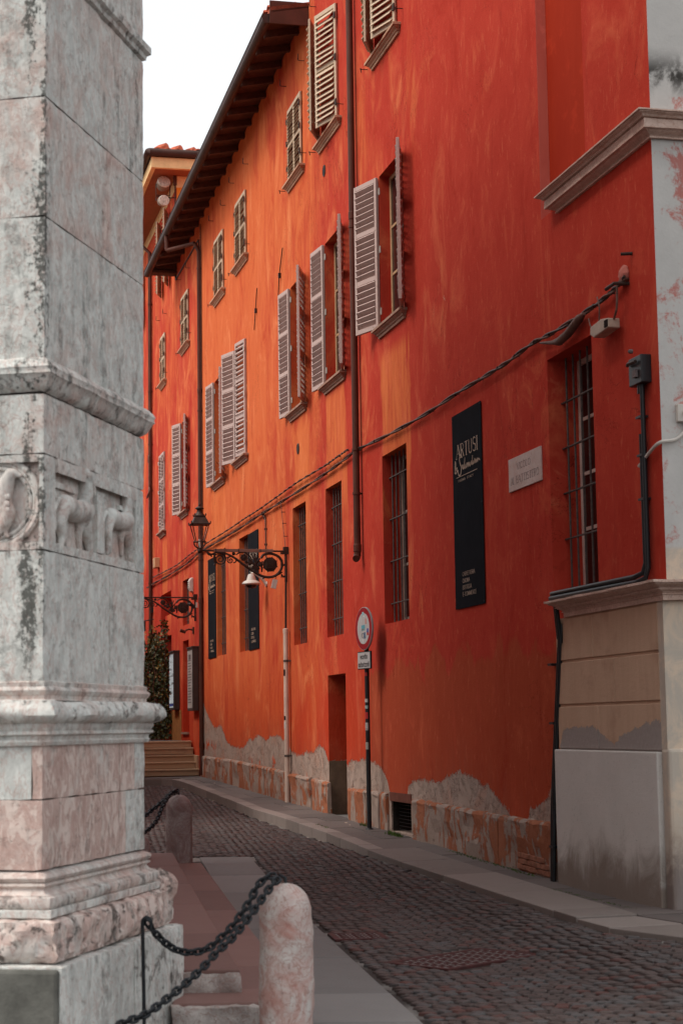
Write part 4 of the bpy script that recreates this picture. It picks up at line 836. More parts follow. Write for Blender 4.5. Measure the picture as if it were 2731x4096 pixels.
    for sy in (-.036, .026):
        for k_ in range(4):
            a_ = k_ * pi / 2; R2 = T(x, 0, z) @ Matrix.Rotation(a_, 4, 'Y'); q.prism([(0, .005), (.062, .03), (.062, -.03), (0, -.005)], lambda u, v, w, R2=R2: tuple(R2 @ Vector((u, w, v))), sy, sy + .010)
    q.build('cross_emblem', ir, sh, Mb)
    q = MB()
    for y_ in (745, 910, 1075): q.box(0, (1440 - 1365) / 787 if y_ != 1075 else .06, -.014, .014, (715 - y_) / 800 - .018, (715 - y_) / 800 + .018)
    q.build('wall_strap', ir, t, Mb)
    if not lamp: return t, Mb
    Ml = Mb @ T(1.535, 0, 0) @ RZ(radians(33 + 12)); lm = t
    q = MB(); q.lathe([(.012, -.05), (.035, -.03), (.042, 0), (.030, .03), (.022, .05)], 14); q.build('lantern_socket', ir, t, Ml)
    def sq(r0, z0, r1, z1, th=.0):
        v = []
        for r, z in ((r0, z0), (r1, z1)):
            for k_ in range(4): v.append((r * cos(k_ * pi / 2), r * sin(k_ * pi / 2), z))
        return v
    zt_, zb2 = .455, .155; rt, rb2 = .205, .10
    for k_ in range(4):
        a_ = k_ * pi / 2; q = MB(); q.tube([(rb2 * cos(a_), rb2 * sin(a_), zb2), (rt * cos(a_), rt * sin(a_), zt_)], .009, 6); q.build('lantern_post', ir, t, Ml)
        b2 = a_ + pi / 2; g_ = MB(); g_.add([(rb2 * .97 * cos(a_), rb2 * .97 * sin(a_), zb2), (rb2 * .97 * cos(b2), rb2 * .97 * sin(b2), zb2), (rt * .97 * cos(b2), rt * .97 * sin(b2), zt_), (rt * .97 * cos(a_), rt * .97 * sin(a_), zt_)], [(0, 1, 2, 3)]); g_.build('lantern_pane', M['clear'], t, Ml)
    for k_ in range(8):
        a_ = k_ * pi / 4 + pi / 8; q = MB(); q.tube(smooth_path([(.105 * cos(a_), .105 * sin(a_), .16), (.10 * cos(a_), .10 * sin(a_), .10), (.055 * cos(a_), .055 * sin(a_), .05), (.02 * cos(a_), .02 * sin(a_), .035)], 4), .007, 5); q.build('basket_rib', ir, t, Ml)
    q = MB(); q.tube([(.11 * cos(2 * pi * i / 16), .11 * sin(2 * pi * i / 16), .155) for i in range(16)], .009, 6, closed=True); q.build('basket_ring', ir, t, Ml)
    q = MB(); q.add(sq(.245, .452, .245, .470) + sq(.205, .478, .125, .600), [(0, 3, 2, 1), (0, 1, 5, 4), (1, 2, 6, 5), (2, 3, 7, 6), (3, 0, 4, 7), (4, 5, 9, 8), (5, 6, 10, 9), (6, 7, 11, 10), (7, 4, 8, 11), (8, 9, 13, 12), (9, 10, 14, 13), (10, 11, 15, 14), (11, 8, 12, 15), (12, 13, 14, 15)]); r_ = q.build('lantern_roof', ir, t, Ml, bevel=.003, seg=1)
    q = MB(); q.add(sq(.142, .600, .142, .612), [(0, 3, 2, 1), (4, 5, 6, 7), (0, 1, 5, 4), (1, 2, 6, 5), (2, 3, 7, 6), (3, 0, 4, 7)]); q.lathe([(.095, .612), (.075, .64), (.052, .68), (.045, .72), (.05, .725), (.078, .735), (.08, .745), (.055, .768), (.02, .785), (.012, .79), (.02, .81), (.012, .83), (.003, .84)], 16); q.build('chimney_cap', ir, t, Ml)
    for r, z in ((.235, .47), (.135, .612)):
        for k_ in range(4): a_ = k_ * pi / 2; q = MB(); q.lathe([(.006, 0), (.014, .015), (.010, .03), (.002, .042)], 8, T(r * cos(a_), r * sin(a_), z)); q.build('finial', ir, r_, Ml)
    q = MB(); q.lathe([(.018, .04), (.02, .12), (.02, .2)], 10); q.build('lamp_holder', M['white'], t, Ml)
    return t, Mb
n = NT('clear_lantern_glass'); tr = n.new('BsdfTransparent'); gl = n.new('BsdfGlossy', None, Roughness=.08); mx = n.new('MixShader', None, Fac=.06); n.t.links.new(tr.outputs[0], mx.inputs[1]); n.t.links.new(gl.outputs[0], mx.inputs[2]); n.t.links.new(mx.outputs[0], n.t.nodes['Material Output'].inputs[0]); M['clear'] = n.m
sb, zbar = W(1143, 2205, .05)
lt, Mb = bracket_lamp(sb, zbar, 'near wrought iron lantern on a scrolled bracket with a cross shield and wooden batten', 'wall lanterns on scrolled iron brackets')
bracket_lamp(S(781, 2390, .05), W(781, 2390, .05)[1], 'far scrolled iron bracket whose lantern is hidden behind the stone pier', 'wall lanterns on scrolled iron brackets', True, False)
# tag hanging from the bracket
x = (1440 - 1292) / 787; Mt = Mb @ T(x, 0, (715 - 1095) / 800) @ Matrix.Rotation(radians(-13), 4, 'Y')
t = thing('bracket_tag', 'small pale box tied under the near scrolled bracket', 'sensor box', Mt); q = MB(); q.box(-.045, .045, -.016, .016, -.19, -.03); q.build('case', M['white'], t, Mt, bevel=.004); q = MB(); q.box(-.005, .005, -.004, .004, -.03, .03); q.build('cable_tie', M['black'], t, Mt)
# dome camera
s, z = W(1072, 2318, .0); dm = FW @ T(S(1068, 2330), 0, W(1068, 2330)[1]); t = thing('dome_camera', 'white dome security camera hanging left under the near scrolled bracket', 'security camera', dm)
oo = .30
q = MB(); q.lathe([(.02, .22), (.05, .215), (.065, .19), (.085, .12), (.09, .10), (.13, .085), (.17, .05), (.175, .035), (.165, .02), (.10, .015)], 24, T(0, -oo, -.06)); q.build('housing', M['white'], t, dm, smooth=True)
q = MB(); q.lathe([(.10, .015), (.10, 0), (.085, -.03), (.05, -.05), (.01, -.055)], 20, T(0, -oo, -.06)); q.build('dome', M['glass'], t, dm, smooth=True)
q = MB(); q.tube(smooth_path([(0, -oo, .16), (0, -oo + .08, .17), (0, -.08, .06), (0, -.02, -.03)], 5), .03, 10); q.lathe([(.05, 0), (.05, .03)], 12, T(0, 0, -.03) @ Matrix.Rotation(pi / 2, 4, 'X')); q.build('arm', M['white'], t, dm)
# ------------------------------------------------------------------ beige cable guard with thin cable above
s = S(1150, 2900, .06); zt_ = W(1150, 2515, .06)[1]; z0 = W(1147, 3211, .06)[1]
t = thing('cable_guard_pipe', 'beige plastic guard pipe standing against the wall below the near lantern', 'pipe', FW @ T(s, -.07, z0))
q = MB(); q.tube([(s, -.075, z0), (s, -.075, (z0 + zt_) / 2), (s, -.075, zt_)], .045, 16); q.build('guard', M['pvc'], t, FW)
q = MB(); q.lathe([(.05, -.07), (.05, .0), (.03, .012)], 16, T(s, -.075, zt_)); q.build('cap', M['pvc'], t, FW)
for y_ in (2643, 3023): z = W(1150, y_, .06)[1]; q = MB(); q.lathe([(.05, -.02), (.05, .02)], 16, T(s, -.075, z)); q.box(s + .02, s + .07, -.09, 0, z - .015, z + .015); q.build('pipe_clamp', M['bar'], t, FW)
for y_, hh in ((2690, .14), (2872, .09), (2900, .14)): z = W(1144, y_, .1)[1]; q = MB(); q.add([(s + .0462 * cos(a_), -.075 + .0462 * sin(a_), z + dz_) for dz_ in (-hh * .4, hh * .4) for a_ in [radians(240 + 11 * i_) for i_ in range(9)]], [(i_, i_ + 1, i_ + 10, i_ + 9) for i_ in range(8)]); q.build('sticker', M['black'] if y_ < 2890 else M['white'], t, FW)
q = MB(); q.tube([(s - .01, -.07, zt_), (s - .02, -.06, (zt_ + zbar) / 2), (sb, -.05, zbar - .5)], .018, 8); q.tube([(s + .015, -.07, zt_), (s + .01, -.06, (zt_ + zbar) / 2), (sb + .03, -.05, zbar - .3)], .008, 6); q.build('cable', M['black'], t, FW)
# ------------------------------------------------------------------ road sign
pb = G(1477, 3317, zs); l = FWI @ pb; sx, oy, z0 = l.x, l.y, zs(pb.y); Yp = pb.y; oy = max(oy, -.6)
Mp = FW @ T(sx, oy, z0); t = thing('road_sign', 'round red and white road sign with stickers on a black post by the wall', 'road sign', Mp)
zc = CAM.z + (on_z(1477, 2515, 99) - CAM).normalized().z * 0
def z_at(py, Y, px=1477): r = ray(px, py); return CAM.z + r.z * (Y / r.y)
zc = z_at(2515, Yp); zp1, zp0 = z_at(2606, Yp), z_at(2677, Yp)
q = MB(); q.tube([(0, 0, 0), (0, 0, 1), (0, 0, zc - z0 + .3)], .033, 14); q.lathe([(.06, 0), (.05, .015), (.035, .02)], 14); q.build('post', M['black'], t, Mp)
Mq = Mp @ T(.0, 0, zc - z0) @ RZ(radians(9)) @ T(.04, -.045, 0) @ Matrix.Rotation(pi / 2, 4, 'X')
Mq = Mp @ T(.06, -.05, zc - z0) @ RZ(radians(9)) @ Matrix.Rotation(pi / 2, 4, 'X')
R_ = .305
mr_ = simple('sign_red', (.30, .010, .016), .5, .3, var=.08, bump=0); mw_ = simple('sign_white', (.46, .43, .42), .5, .3, var=.05, bump=0)
q = MB(); q.lathe([(R_, -.022), (R_, .002), (R_ - .008, .004)], 48); q.build('sign_back', simple('sign_rim_grey', (.28, .24, .24), .5, .4), t, Mq)
q = MB(); q.lathe([(R_ - .010, .003), (R_ - .010, .0055)], 48); q.build('red_ring', mr_, t, Mq)
q = MB(); q.lathe([(R_ * .72, .0055), (R_ * .72, .007)], 48); q.build('white_disc', mw_, t, Mq)
def patch(par, Mx, x0, y0, x1, y1, col, z=.008, rot=0, nm='sticker'):
    q = MB(); q.box(x0, x1, y0, y1, z - .001, z); return q.build(nm, simple('sticker_print', col, .6, .3, bump=0), par, Mx @ RZ(rot) if rot else Mx)
for a_ in ((-.03, .19, .03, .235, (.25, .45, .5)), (-.02, .165, .03, .185, (.6, .6, .6)), (-.09, .10, -.05, .17, (.5, .5, .48)), (.06, .06, .12, .14, (.5, .25, .22)), (-.07, -.03, .06, .05, (.12, .35, .42)), (.12, -.06, .19, .0, (.10, .10, .28)), (.12, -.11, .19, -.065, (.4, .05, .05)), (-.0, -.15, .07, -.06, (.10, .14, .2)), (-.07, -.215, .02, -.15, (.55, .52, .5))): patch(t, Mq, *a_[:4], a_[4], rot=random.uniform(-.15, .15))
q = MB(); q.tube([(-.02 + .035 * cos(a_ * .5), -.1 + .035 * sin(a_ * .5), .0085) for a_ in range(13)], .003, 4); q.build('sticker_ring', M['black'], t, Mq)
letters('parma', -.055, -.022, .03, .10, 'sticker_lettering', M['print'], t, Mq @ Matrix.Rotation(-pi / 2, 4, 'X'), -.009, .14, th=.001)
Mq2 = Mp @ T(.055, -.05, (zp0 + zp1) / 2 - z0) @ RZ(radians(9)); hh = (zp1 - zp0) / 2; ww = .235
q = MB(); q.box(-ww, ww, 0, .02, -hh, hh); q.build('plate_back', M['banner'], t, Mq2, bevel=.004)
q = MB(); q.box(-ww + .006, ww - .006, -.003, 0, -hh + .006, hh - .006); q.build('plate_border', M['black'], t, Mq2)
q = MB(); q.box(-ww + .014, ww - .014, -.006, -.003, -hh + .014, hh - .014); q.build('text_plate', mw_, t, Mq2)
letters('eccetto', -.13, .02, .075, .26, 'sign_lettering', M['black'], t, Mq2, -.007, .19, th=.001); letters('autorizzati', -.2, -.09, .075, .40, 'sign_lettering', M['black'], t, Mq2, -.007, .19, th=.001)
for py, hh_, col in ((2697, .05, (.35, .03, .03)), (2802, .05, (.45, .45, .42)), (2828, .045, (.3, .42, .40)), (2862, .09, (.42, .03, .03)), (2902, .08, (.42, .40, .38)), (2917, .03, (.30, .28, .27)), (2983, .10, (.36, .35, .30))):
    z = z_at(py, Yp) - z0; q = MB(); n_ = 8; a0 = radians(262)
    v = []; 
    for zz in (z - hh_ / 2, z + hh_ / 2):
        for i in range(n_): a_ = a0 + radians(95) * i / (n_ - 1); v.append((.0338 * cos(a_), .0338 * sin(a_), zz))
    q.add(v, [(i, i + 1, n_ + i + 1, n_ + i) for i in range(n_ - 1)]); q.build('sticker', simple('sticker_print', col, .6, .3, bump=0), t, Mp)
# ------------------------------------------------------------------ notice boards, alarm, floodlights and small boxes on the far wall
def notice(px_n, px_c, px_f, yt, yb, label, dark):
    s1 = S(px_n, 2700); z1 = W(px_n, yt)[1]; z0 = W(px_n, yb)[1]; th = .15
    s0 = s1 - .84; Mx = FW @ T(s0, 0, z0); L = .84; h = z1 - z0; t = thing('notice_board', label, 'notice board', Mx, 'wall notice boards by the steps')
    q = MB(); q.box(0, L, -th, -.01, 0, h); q.build('case', M['board'], t, Mx, bevel=.006); q = MB(); q.box(-.015, L + .015, -th - .02, 0, h, h + .03); q.build('top_ledge', M['board'], t, Mx)
    q = MB(); q.box(.05, L - .07, -th - .006, -th, .06, h - .06); q.build('glazed_front' if dark else 'menu_sheet', M['glass'] if dark else simple('menu_paper', (.38, .35, .33), .6, .3, bump=0), t, Mx)
    if not dark:
        for i in range(16):
            z = h - .30 - i * (h - .42) / 16; q = MB(); q.box(.12, L - .14 - random.random() * .15, -th - .008, -th - .006, z, z + .02); q.build('menu_line', M['engr'], t, Mx)
        q = MB(); q.box(.25, L - .25, -th - .008, -th - .006, h - .27, h - .15); q.build('menu_heading', M['engr'], t, Mx)
    else:
        q = MB(); q.box(.1, L - .1, -th - .009, -th - .007, .09, .16); q.build('blue_strip', simple('blue_print', (.02, .06, .3), .5, .4, bump=0), t, Mx)
notice(797, 771, 749, 2589, 2842, 'notice board with pale menu sheet nearest the brown downpipe', False)
notice(720, 696, 680, 2606, 2839, 'dark glazed notice board beside the ivy doorway', True)
Mx = FW @ T(S(772, 2350), 0, W(772, 2372)[1]); t = thing('alarm_siren', 'white alarm siren on the wall above the far bracket', 'alarm', Mx); h = .36
q = MB(); q.prism([(0, 0), (.04, -.07), (.12, -.11), (.28, -.11), (.36, -.06), (.36, 0)], lambda u, v, w: (w, v, u), -.11, .11); q.build('case', M['white'], t, Mx, bevel=.02)
for i in range(3): q = MB(); q.box(-.07, .05, -.116, -.108, .14 + i * .05, .155 + i * .05); q.build('vent_slot', M['dark'], t, Mx)
Mx = FW @ T(S(636, 2250), 0, W(636, 2272)[1]); t = thing('vent_box', 'small beige louvred box under the far closed shutters', 'vent box', Mx)
q = MB(); q.box(-.2, .2, -.14, 0, 0, .27); q.build('case', M['boxbeige'], t, Mx, bevel=.01)
for i in range(6): q = MB(); q.box(-.205, -.05, -.146, -.139, .03 + i * .035, .042 + i * .035); q.build('louvre', M['board'], t, Mx)
Mx = FW @ T(S(776, 2520), 0, W(776, 2525)[1]); t = thing('wall_camera', 'small brown security camera on a bracket beneath the far scrolled arm', 'security camera', Mx)
q = MB(); q.box(-.07, .07, -.03, 0, -.06, .1); q.tube([(0, -.02, .03), (0, -.12, .05), (0, -.2, .02)], .02, 8); q.build('bracket', M['pipe'], t, Mx); q = MB(); q.lathe([(.035, -.07), (.04, .06), (.03, .07)], 12, T(-.02, -.26, 0) @ Matrix.Rotation(radians(70), 4, 'X')); q.build('body', M['pipe'], t, Mx)
Mx = FW @ T(S(790, 2420), 0, W(790, 2420)[1]); t = thing('motion_sensor', 'small dark sensor beside the downpipe at the far bracket', 'sensor', Mx)
q = MB(); q.box(-.03, .04, -.04, 0, -.06, .06); q.build('base', M['white'], t, Mx); q = MB(); q.lathe([(.03, -.08), (.05, .05), (.02, .08)], 12, T(-.03, -.13, 0) @ Matrix.Rotation(radians(60), 4, 'X')); q.build('head', M['black'], t, Mx)
Mx = FW @ T(S(612, 2440), 0, W(612, 2440)[1]); t = thing('strip_lamp', 'narrow white wall lamp above the square floodlight', 'wall lamp', Mx); q = MB(); q.box(-.06, .06, -.10, 0, -.05, .28); q.build('case', M['white'], t, Mx, bevel=.01); q = MB(); q.box(.07, .16, -.08, 0, -.08, .06); q.build('driver_box', M['black'], t, Mx)
Mx = FW @ T(S(616, 2490), -.3, W(606, 2490, .3)[1]); t = thing('floodlight', 'square dark floodlight on the wall above the ivy', 'floodlight', Mx)
q = MB(); q.box(-.16, .16, -.16, -.1, -.14, .14); Mx2 = Mx @ RZ(radians(50)); q.build('case', M['black'], t, Mx2, bevel=.01); q = MB(); q.box(-.13, .13, -.165, -.16, -.11, .11); q.build('lamp_glass', M['engr'], t, Mx2); q = MB(); q.tube([(0, 0, .14), (0, .3, .2)], .015, 6); q.build('bracket', M['black'], t, Mx)
# twin stage lamps high on the far house
sL, zL = W(708, 795); Mx = FW @ T(S(706, 790), 0, W(706, 790)[1]); t = thing('twin_spotlights', 'pair of weathered round spotlights high on the far house below its cornice', 'spotlight', Mx)
q = MB(); q.tube([(0, 0, 0), (-.1, -.2, .0), (-.1, -.36, 0)], .015, 6); q.build('arm', M['iron'], t, Mx)
for sg, zc_ in ((1, .32), (-1, -.12)):
    q = MB(); b_ = .17 if sg > 0 else .14; q.tube([(.05, -.17, .02 * sg), (.05, -.17, zc_), (.05, -.17, .02 * sg), (.05, -.53, .02 * sg), (.05, -.53, zc_)], .014, 5); q.build('yoke', M['iron'], t, Mx)
    q = MB(); R2 = T(.02, -.35, zc_) @ RZ(radians(8)) @ Matrix.Rotation(radians(90 + (-22 if sg > 0 else 6)), 4, 'Y'); q.lathe([(.05, -.2), (.10, -.16), (b_, -.05), (b_, .10), (b_ * .9, .12)], 16, R2); f = q.build('lamp_body', simple('grey_brown_lamp', (.24, .16, .12), .7, .3), t, Mx, smooth=True)
    q = MB(); q.lathe([(b_ * 1.02, .10), (b_ * .95, .14), (.02, .15)], 16, R2); q.build('lamp_cover', simple('cloudy_lamp_cover', (.50, .44, .38), .6, .3, var=.4, sc=20), f, Mx, smooth=True)
q = MB(); q.box(.03, .10, -.08, 0, .3, .7); q.tube([(.06, -.04, .3), (.06, -.04, -2)], .02, 6); q.build('cable_box', M['pipe'], t, Mx)
# cable bundle by the far downpipe
q = MB(); s_ = S(603, 1900, .1); q.tube(smooth_path([(s_ - .5, -.1, W(590, 1870)[1]), (s_ - .1, -.14, W(595, 1845)[1]), (s_, -.14, W(600, 1870)[1]), (s_ + .02, -.14, W(600, 1960)[1]), (s_, -.14, W(600, 2230)[1])], 8), .02, 6)
q.tube(smooth_path([(s_ - .3, -.1, W(590, 1965)[1]), (s_ + .5, -.2, W(618, 1972)[1]), (s_ + .45, -.25, W(622, 1990)[1]), (s_ + .1, -.2, W(606, 2004)[1]), (s_, -.14, W(600, 1980)[1])], 8), .018, 6)
tag(q.build('cable_bundle', M['cable'], None, FW), 'loose looped cable bundle beside the farthest downpipe', 'cable')
# inner dark door in the ivy recess, ledge of the narrow red recess
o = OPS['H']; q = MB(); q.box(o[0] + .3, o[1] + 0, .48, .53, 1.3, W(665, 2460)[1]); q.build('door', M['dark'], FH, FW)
zz_ = W(650, 2400)[1]; q = MB(); q.box(o[0], o[1], .12, .549, W(689, 2390)[1] - .9, W(689, 2390)[1] - .35); q.build('door_head', M['wall'], FH, FW)
o = OPS['Gg']; q = MB(); q.box(o[0] - .06, o[1] + .01, -.05, .28, o[2] - .04, o[2] + .01); q.build('ledge', M['sill'], EH, FW)
q = MB(); q.box(S(686, 2850), S(727, 2850), -.012, -.002, 1.2, W(700, 2842)[1]); q.build('ochre_dado', simple('ochre_dado_paint', (.36, .15, .045), .85, .2), FH, FW)
# ------------------------------------------------------------------ ivy
Mi = FW @ T(S(640, 2900), 0, 1.3); t = thing('climbing_ivy', 'dark green ivy climbing round the far doorway beside the notice boards', 'climbing plant', Mi)
q = MB(); rnd = random.Random(5)
hx0, hx1 = OPS['H'][0], OPS['H'][1]
for k_ in range(7):
    x = hx0 - 1.6 + k_ * .55; p = [(x, -.05, 1.3)]
    while p[-1][2] < 4.3 - rnd.random(): p.append((p[-1][0] + rnd.uniform(-.2, .22), -.05 - rnd.random() * .2, p[-1][2] + .35))
    q.tube(p, .014, 5)
q.build('stem', M['rafter'], t, FW)
q = MB()
def leafq(v, r):
    a_ = Vector((rnd.uniform(-1, 1), rnd.uniform(-1, .2), rnd.uniform(-1, 1))).normalized(); b_ = a_.orthogonal().normalized(); c_ = a_.cross(b_); th_ = rnd.random() * 6; d_ = b_ * cos(th_) + c_ * sin(th_); e_ = a_.cross(d_)
    q.add([v - d_ * r, v - e_ * r * .6, v + d_ * r, v + e_ * r * .6 + a_ * r * .2], [(0, 1, 2, 3)])
for i in range(12000):
    s_ = rnd.uniform(S(578, 2700) - .5, S(691, 2700)); z = rnd.uniform(1.35, 4.6); y_ = -abs(rnd.gauss(.0, .12))
    dns = noise.noise(Vector((s_ * 1.1, z * .9, 7))) + .25; top = 4.25 - .30 * abs(s_ - hx0 + .6) ** 1.2
    if hx0 + .15 < s_ < hx1 - .35 and z < 3.4 and rnd.random() < .55: continue
    if z > top + rnd.gauss(0, .15) or dns < rnd.uniform(-.12, .22): continue
    leafq(Vector((s_, y_ - .02, z)), rnd.uniform(.03, .06))
for i in range(500): leafq(Vector((hx1 - .18 + rnd.gauss(0, .1), -.06 - rnd.random() * .2, rnd.uniform(1.9, 4.4))), .045)
tag(q.build('foliage', M['leaf'], t, FW, smooth=False), kind='stuff')
KERB = [(.55, 7.0), (.75, 2.2), (.84, 1.40), (1.0, 1.0), (1.30, .84), (2.5, .76), (8.46, .86), (11.72, .92), (13.34, .87), (16.98, .86), (20.54, .97), (22.41, .95), (23.83, .90), (25.2, .93), (26.37, .98), (27.33, 1.01), (28.05, 1.01), (28.9, .73), (29.9, -.3), (30.2, -3)]
KS = KERB[4:]
def sstep(a, b, x): t = max(0, min(1, (x - a) / (b - a))); return t * t * (3 - 2 * t)
def zr2(x, y):                                         # the road rises a little to meet the low kerb near the corner
    l = FWI @ Vector((x, y, 0)); return zr(y) + .085 * sstep(15, 22, l.x) * sstep(2.0, 1.05, -l.y)
def kout(s):
    if s < 1.3: return 7.0 if s < .75 else .84 + (1.3 - s) * 1.6
    for (a, b), (c, d) in zip(KS, KS[1:]):
        if a <= s <= c: return b + (d - b) * (s - a) / (c - a)
    return -20
def wf(s, o, z): return FW @ Vector((s, -o, z))
def QP(c, y, z): return Vector((c - .131 * y, y, z))
road = link('cobbled_road', None); tag(road, kind='structure')
q = MB(); ys = [4 + .5 * i for i in range(78)]; cs = [-9, -2] + [1.5 + .25 * i for i in range(20)] + [8, 12]
for i, y in enumerate(ys):
    for c in cs: p = QP(c, y, 0); q.v.append((p.x, p.y, zr2(p.x, p.y) - .016))
    if i: b = len(cs) * i; q.f += [(b - len(cs) + j, b - len(cs) + j + 1, b + j + 1, b + j) for j in range(len(cs) - 1)]
q.build('joint_bed', M['joint'], road)
MAN = [on_z(*p, -.15) for p in ((1599,3857),(1849,3790),(2125,3814),(1838,3884))]
DRA = [on_z(*p, -.15) for p in ((1312,3738),(1516,3726),(1548,3752),(1349,3763))]
def inside(p, quad, m_=.03):
    c = sum(quad, Vector()) / 4; s = None
    for i in range(4):
        a, b = quad[i], quad[(i + 1) % 4]; e = (b - a).normalized(); d = (p.x - a.x) * e.y - (p.y - a.y) * e.x; dc = (c.x - a.x) * e.y - (c.y - a.y) * e.x
        if d * (1 if dc > 0 else -1) < -m_: return False
    return True
rnd = random.Random(3); cob = []
BW = 1.25; RS = .086
for bay in range(-8, 9):
    c0 = bay * BW + .3
    for r in range(60, 520):
        off = (r * .37) % .1; n_ = 13
        for i in range(n_ + 1):
            u = -BW / 2 + (i + off * 4) * BW / n_ * 1.0
            if abs(u) > BW / 2: continue
            y = r * RS - .42 * (u / (BW / 2)) ** 2 * .9 + rnd.uniform(-.006, .006); c = c0 + u + rnd.uniform(-.005, .005)
            if y < 5.2 or y > 42: continue
            p = QP(c, y, 0); l = FWI @ p
            if l.x < .75 or -l.y < kout(l.x) + .05: continue
            if c < (1.955 if y < 23.97 else -6): continue
            if inside(p, MAN) or inside(p, DRA): continue
            cob.append((p.x, p.y, math.atan(-.84 * 2 * u / (BW / 2) ** 2 * .5 * .9)))
def cobble_verts(x, y, a, rd, z0=None):
    z = zr2(x, y) if z0 is None else z0; w, d = rd.uniform(.040, .046), rd.uniform(.034, .039); vs_ = []
    dz = rd.uniform(-.003, .004); tx, ty = rd.uniform(-.06, .06), rd.uniform(-.06, .06)
    for sc, zz in ((1.0, -.02), (.97, -.003), (.80, .003)):
        for sx, sy in ((-1, -1), (1, -1), (1, 1), (-1, 1)):
            lx, ly = sx * w * sc * rd.uniform(.93, 1.05), sy * d * sc * rd.uniform(.93, 1.05)
            vs_.append((x + lx * cos(a) - ly * sin(a), y + lx * sin(a) + ly * cos(a), z + zz + dz + tx * lx + ty * ly))
    return vs_
CF = [(8, 9, 10, 11)] + [(i + 4 * k, (i + 1) % 4 + 4 * k, (i + 1) % 4 + 4 * k + 4, i + 4 * k + 4) for k in (0, 1) for i in range(4)]
vis = []
for cb in cob:
    px, py = proj((cb[0], cb[1], zr2(cb[0], cb[1]))); 
    if 0 < px < 2731 and py < 4085 and not (px < 1250 and py > 3480): vis.append(cb)
vis.sort(key=lambda t: t[1]); near = set(vis[:300])
shapes = []
for i in range(8):
    rd = random.Random(100 + i); q = MB(); q.add(cobble_verts(0, 0, 0, rd, 0), CF); me = q.mesh('cobblestone'); me.materials.append(M['cobble']); shapes.append(me)
q = MB()
for i, (x, y, a) in enumerate(cob):
    if (x, y, a) in near: link('cobblestone', shapes[i % 8], None, road, T(x, y, zr2(x, y) + rnd.uniform(-.002, .003)) @ RZ(a + (pi if i % 3 else 0)))
    else: q.add(cobble_verts(x, y, a, rnd), CF)
tag(q.build('cobbles', M['cobble'], road), kind='stuff')
# grates
def grate(quad, label, nx, ny, rust):
    u = (quad[2] - quad[0]) ; ctr = sum(quad, Vector()) / 4; ex = (quad[3] - quad[0] + quad[2] - quad[1]); ey = (quad[1] - quad[0] + quad[2] - quad[3]); w, h = ex.length / 2, ey.length / 2
    ex.normalize(); ez = Vector((0, 0, 1)); ey = (ez.cross(ex)).normalized() * (1 if ez.cross(ex).dot(ey) > 0 else -1)
    Mx = Matrix((ex, ey, ez)).transposed().to_4x4(); Mx.translation = ctr + Vector((0, 0, .006)); t = thing('manhole_cover' if nx > 4 else 'drain_cover', label, 'manhole cover', Mx)
    f = .045; q = MB(); q.box(-w / 2, w / 2, -h / 2, -h / 2 + f, -.03, .0); q.box(-w / 2, w / 2, h / 2 - f, h / 2, -.03, .0); q.box(-w / 2, -w / 2 + f, -h / 2 + f, h / 2 - f, -.03, .0); q.box(w / 2 - f, w / 2, -h / 2 + f, h / 2 - f, -.03, .0); q.build('frame', rust, t, Mx, bevel=.004, seg=1)
    q = MB(); q.box(-w / 2 + f, w / 2 - f, -h / 2 + f, h / 2 - f, -.03, -.0045); p_ = q.build('cover_plate', M['lslab'], t, Mx)
    q = MB(); iw, ih = w - 2 * f, h - 2 * f
    for i in range(nx + 1): x = -iw / 2 + iw * i / nx; q.box(x - .007, x + .007, -ih / 2, ih / 2, -.012, -.002)
    for i in range(ny + 1): y = -ih / 2 + ih * i / ny; q.box(-iw / 2, iw / 2, y - .007, y + .007, -.013, -.0015)
    q.build('rib', rust, t, Mx); r = min(iw / nx, ih / ny) * .33; mr = MB()
    for k_ in range(10): pass
    mr.tube([(r * cos(2 * pi * k_ / 10), r * sin(2 * pi * k_ / 10), -.007) for k_ in range(10)], .008, 4, closed=True); me = mr.mesh('boss_ring'); me.materials.append(rust)
    for i in range(nx):
        for j in range(ny): link('boss_ring', me, None, t, Mx @ T(-iw / 2 + iw * (i + .5) / nx, -ih / 2 + ih * (j + .5) / ny, 0))
M['rust'] = simple('rusted_cast_iron', (.055, .013, .012), .6, .4, .3, var=.35, sc=12)
grate(MAN, 'large square rusty manhole cover with ring pattern in the cobbles', 7, 7, M['rust'])
grate(DRA, 'small dark drain cover beside the left paving slabs', 4, 3, M['rust'])
# pavement pieces
side = link('pavement', None); tag(side, kind='structure')
def prism4(pts, z0, name, mat, par, top=None, bev=.008, amp=.003):
    "pts: four (x, y) world points; top surface z given per corner"
    q = MB(); n_ = len(pts); q.add([(p[0], p[1], z0) for p in pts] + [(p[0], p[1], t_) for p, t_ in zip(pts, top)], [tuple(range(n_))[::-1], tuple(range(n_, 2 * n_))] + [(i, (i + 1) % n_, n_ + (i + 1) % n_, n_ + i) for i in range(n_)])
    return q.build(name, mat, par, None, bevel=bev, seg=2)
def strip(sa, sb, oa, ob, name, mat, dz=0, skew=0, dk=0):
    g_ = .008; c = [(sa + g_, oa[0]), (sb - g_, oa[1]), (sb - g_ + skew, ob[1]), (sa + g_ + skew, ob[0])]
    w = [wf(s, o, 0) for s, o in c]; r_ = rnd.uniform(-.004, .004); kd = lambda s: 0
    top = [zs(p.y) + r_ + dz - .012 * (o / .8) - kd(s) * (o / .8) for p, (s, o) in zip(w, c)]
    return prism4([(p.x, p.y) for p in w][::-1], -.5, name, mat, side, top[::-1])
rnd = random.Random(11)
def kj(s): return kout(s) - .21 if s < 19.8 else (.33 + max(0, s - 25.3) * .065)
s = 1.3
